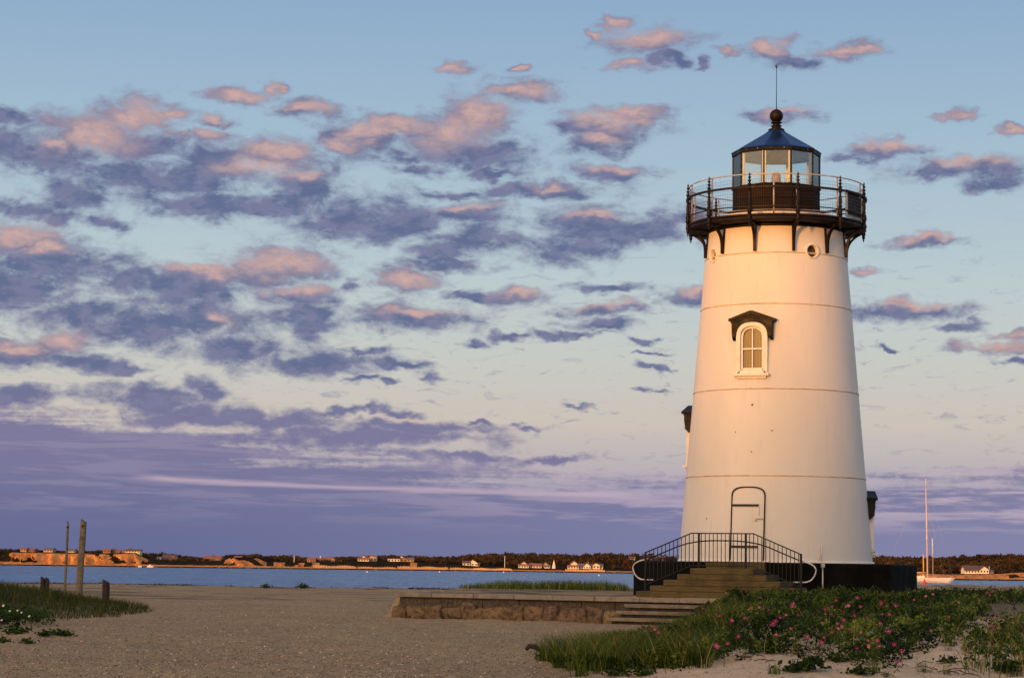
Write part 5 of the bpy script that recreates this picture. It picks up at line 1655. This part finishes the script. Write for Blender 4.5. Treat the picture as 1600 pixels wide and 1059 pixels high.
# driftwood, twigs, shells, weed along the tide line
g_ = G(832, 1020)
dw = MB().tube([(-.12, .0, .06), (-.06, 0, .13), (.04, 0, .12), (.14, .02, .05), (.26, .03, .02), (.5, .05, .0)], [.03, .045, .05, .03, .018, .006], 8).build('driftwood', M_STUMP)
dw.location = g_
tag(dw, 'dark crooked piece of driftwood at the left tip of the dune grass', 'driftwood')
mb = MB()
for px, py, n_ in ((1420, 1012, 14), (1268, 1020, 26), (1240, 1014, 12), (1330, 1022, 12), (1500, 1045, 8), (1390, 1046, 8), (1190, 1024, 10), (1450, 1040, 5)):
    for _ in range(n_):
        g_ = G(px + random.uniform(-22, 22), py + random.uniform(-6, 10))
        a = random.uniform(-.7, .7) + (math.pi if random.random() < .5 else 0); L = random.uniform(.08, .36)
        pts = []
        for k in range(4):
            x = g_.x + math.cos(a) * L * k / 3; y = g_.y + math.sin(a) * L * k / 3 + random.uniform(-.02, .02)
            pts.append((x, y, float(height(x, y)) + .008 + .02 * math.sin(k * 1.4)))
        mb.tube(pts, [.007, .006, .005, .003], 4)
tag(mb.build('dead_twigs', M_TWIG), 'dead twigs and bare roots lying on the pale sand under the roses', 'twigs', kind='stuff')
def b_shell(n):
    a = n.n('ShaderNodeAttribute', out='Fac', attribute_name='tint')
    n.link('Base Color', n.ramp(a, [(0, (.06, .04, .025, 1)), (.35, (.12, .075, .045, 1)), (.55, (.32, .20, .11, 1)), (.8, (.50, .37, .24, 1)), (.93, (.66, .55, .42, 1)), (1, (.85, .80, .72, 1))]))
M_SHELL = mat('shell_bits', build=b_shell)
n = 60000
Ys_ = 27.5 + 60 * rng.random(n) ** 1.5
Xs_ = (rng.random(n) - .5) * Ys_ * .50
A_, B_ = loc_ab(Xs_, Ys_)
ok = ~((Xs_ > 1.6) & (Ys_ > 34)) & ~((B_ < 7.2) & (A_ > -9.8)) & (np.hypot((Xs_ + 17.2) / 8, (Ys_ - 65) / 16) > 1)
ok &= (Xs_ < 1.5) | (rng.random(n) < .3)
Xs_, Ys_ = Xs_[ok], Ys_[ok]
n = len(Xs_)
C = np.stack([Xs_, Ys_, height(Xs_, Ys_) + .008], -1)
sz = .007 + .013 * rng.random(n) ** 1.6
t = rng.normal(size=(n, 3)); t[:, 2] *= .35; t /= np.linalg.norm(t, axis=1)[:, None]
b = np.cross(t, np.array([0, -.35, .94])); b /= np.linalg.norm(b, axis=1)[:, None]
s3 = sz[:, None]
nrm = np.cross(t, b)
V = np.stack([C - t * s3, C + b * s3 * .8, C + t * s3, C - b * s3 * .8, C + nrm * s3 * .5], 1).reshape(-1, 3)
k = np.arange(n)[:, None, None] * 5
F = (np.array([[0, 1, 4], [1, 2, 4], [2, 3, 4], [3, 0, 4]])[None] + k).reshape(-1, 3)
sh = np_mesh('shell_fragments', V, F, M_SHELL, {'tint': ('FACE', np.repeat(rng.random(n), 4))})
tag(sh, 'pale shell fragments and pebbles scattered over the brown beach', 'shells', kind='stuff')
n = 5200
Xs_ = rng.uniform(-28, 14, n); Ys_ = 124.5 + 1.6 * fbm(Xs_ / 5, Xs_ * 0 + 4) * 2 + rng.normal(size=n) * .9
f = fbm(Xs_ / 1.3 + 8, Ys_ / 2)
ok = f > .50
Xs_, Ys_, f = Xs_[ok], Ys_[ok], f[ok]
C = np.stack([Xs_, Ys_, height(Xs_, Ys_) + rng.random(len(Xs_)) * (f - .48) * .4], -1)
V, F = leaf_arrays(C, .06, .6)
sw = np_mesh('seaweed', V, F, mat('dark_seaweed', (.03, .022, .013), .8), {'tint': ('FACE', rng.random(len(C)))})
tag(sw, 'dark line of dried seaweed along the beach crest at the water', 'seaweed', kind='stuff')
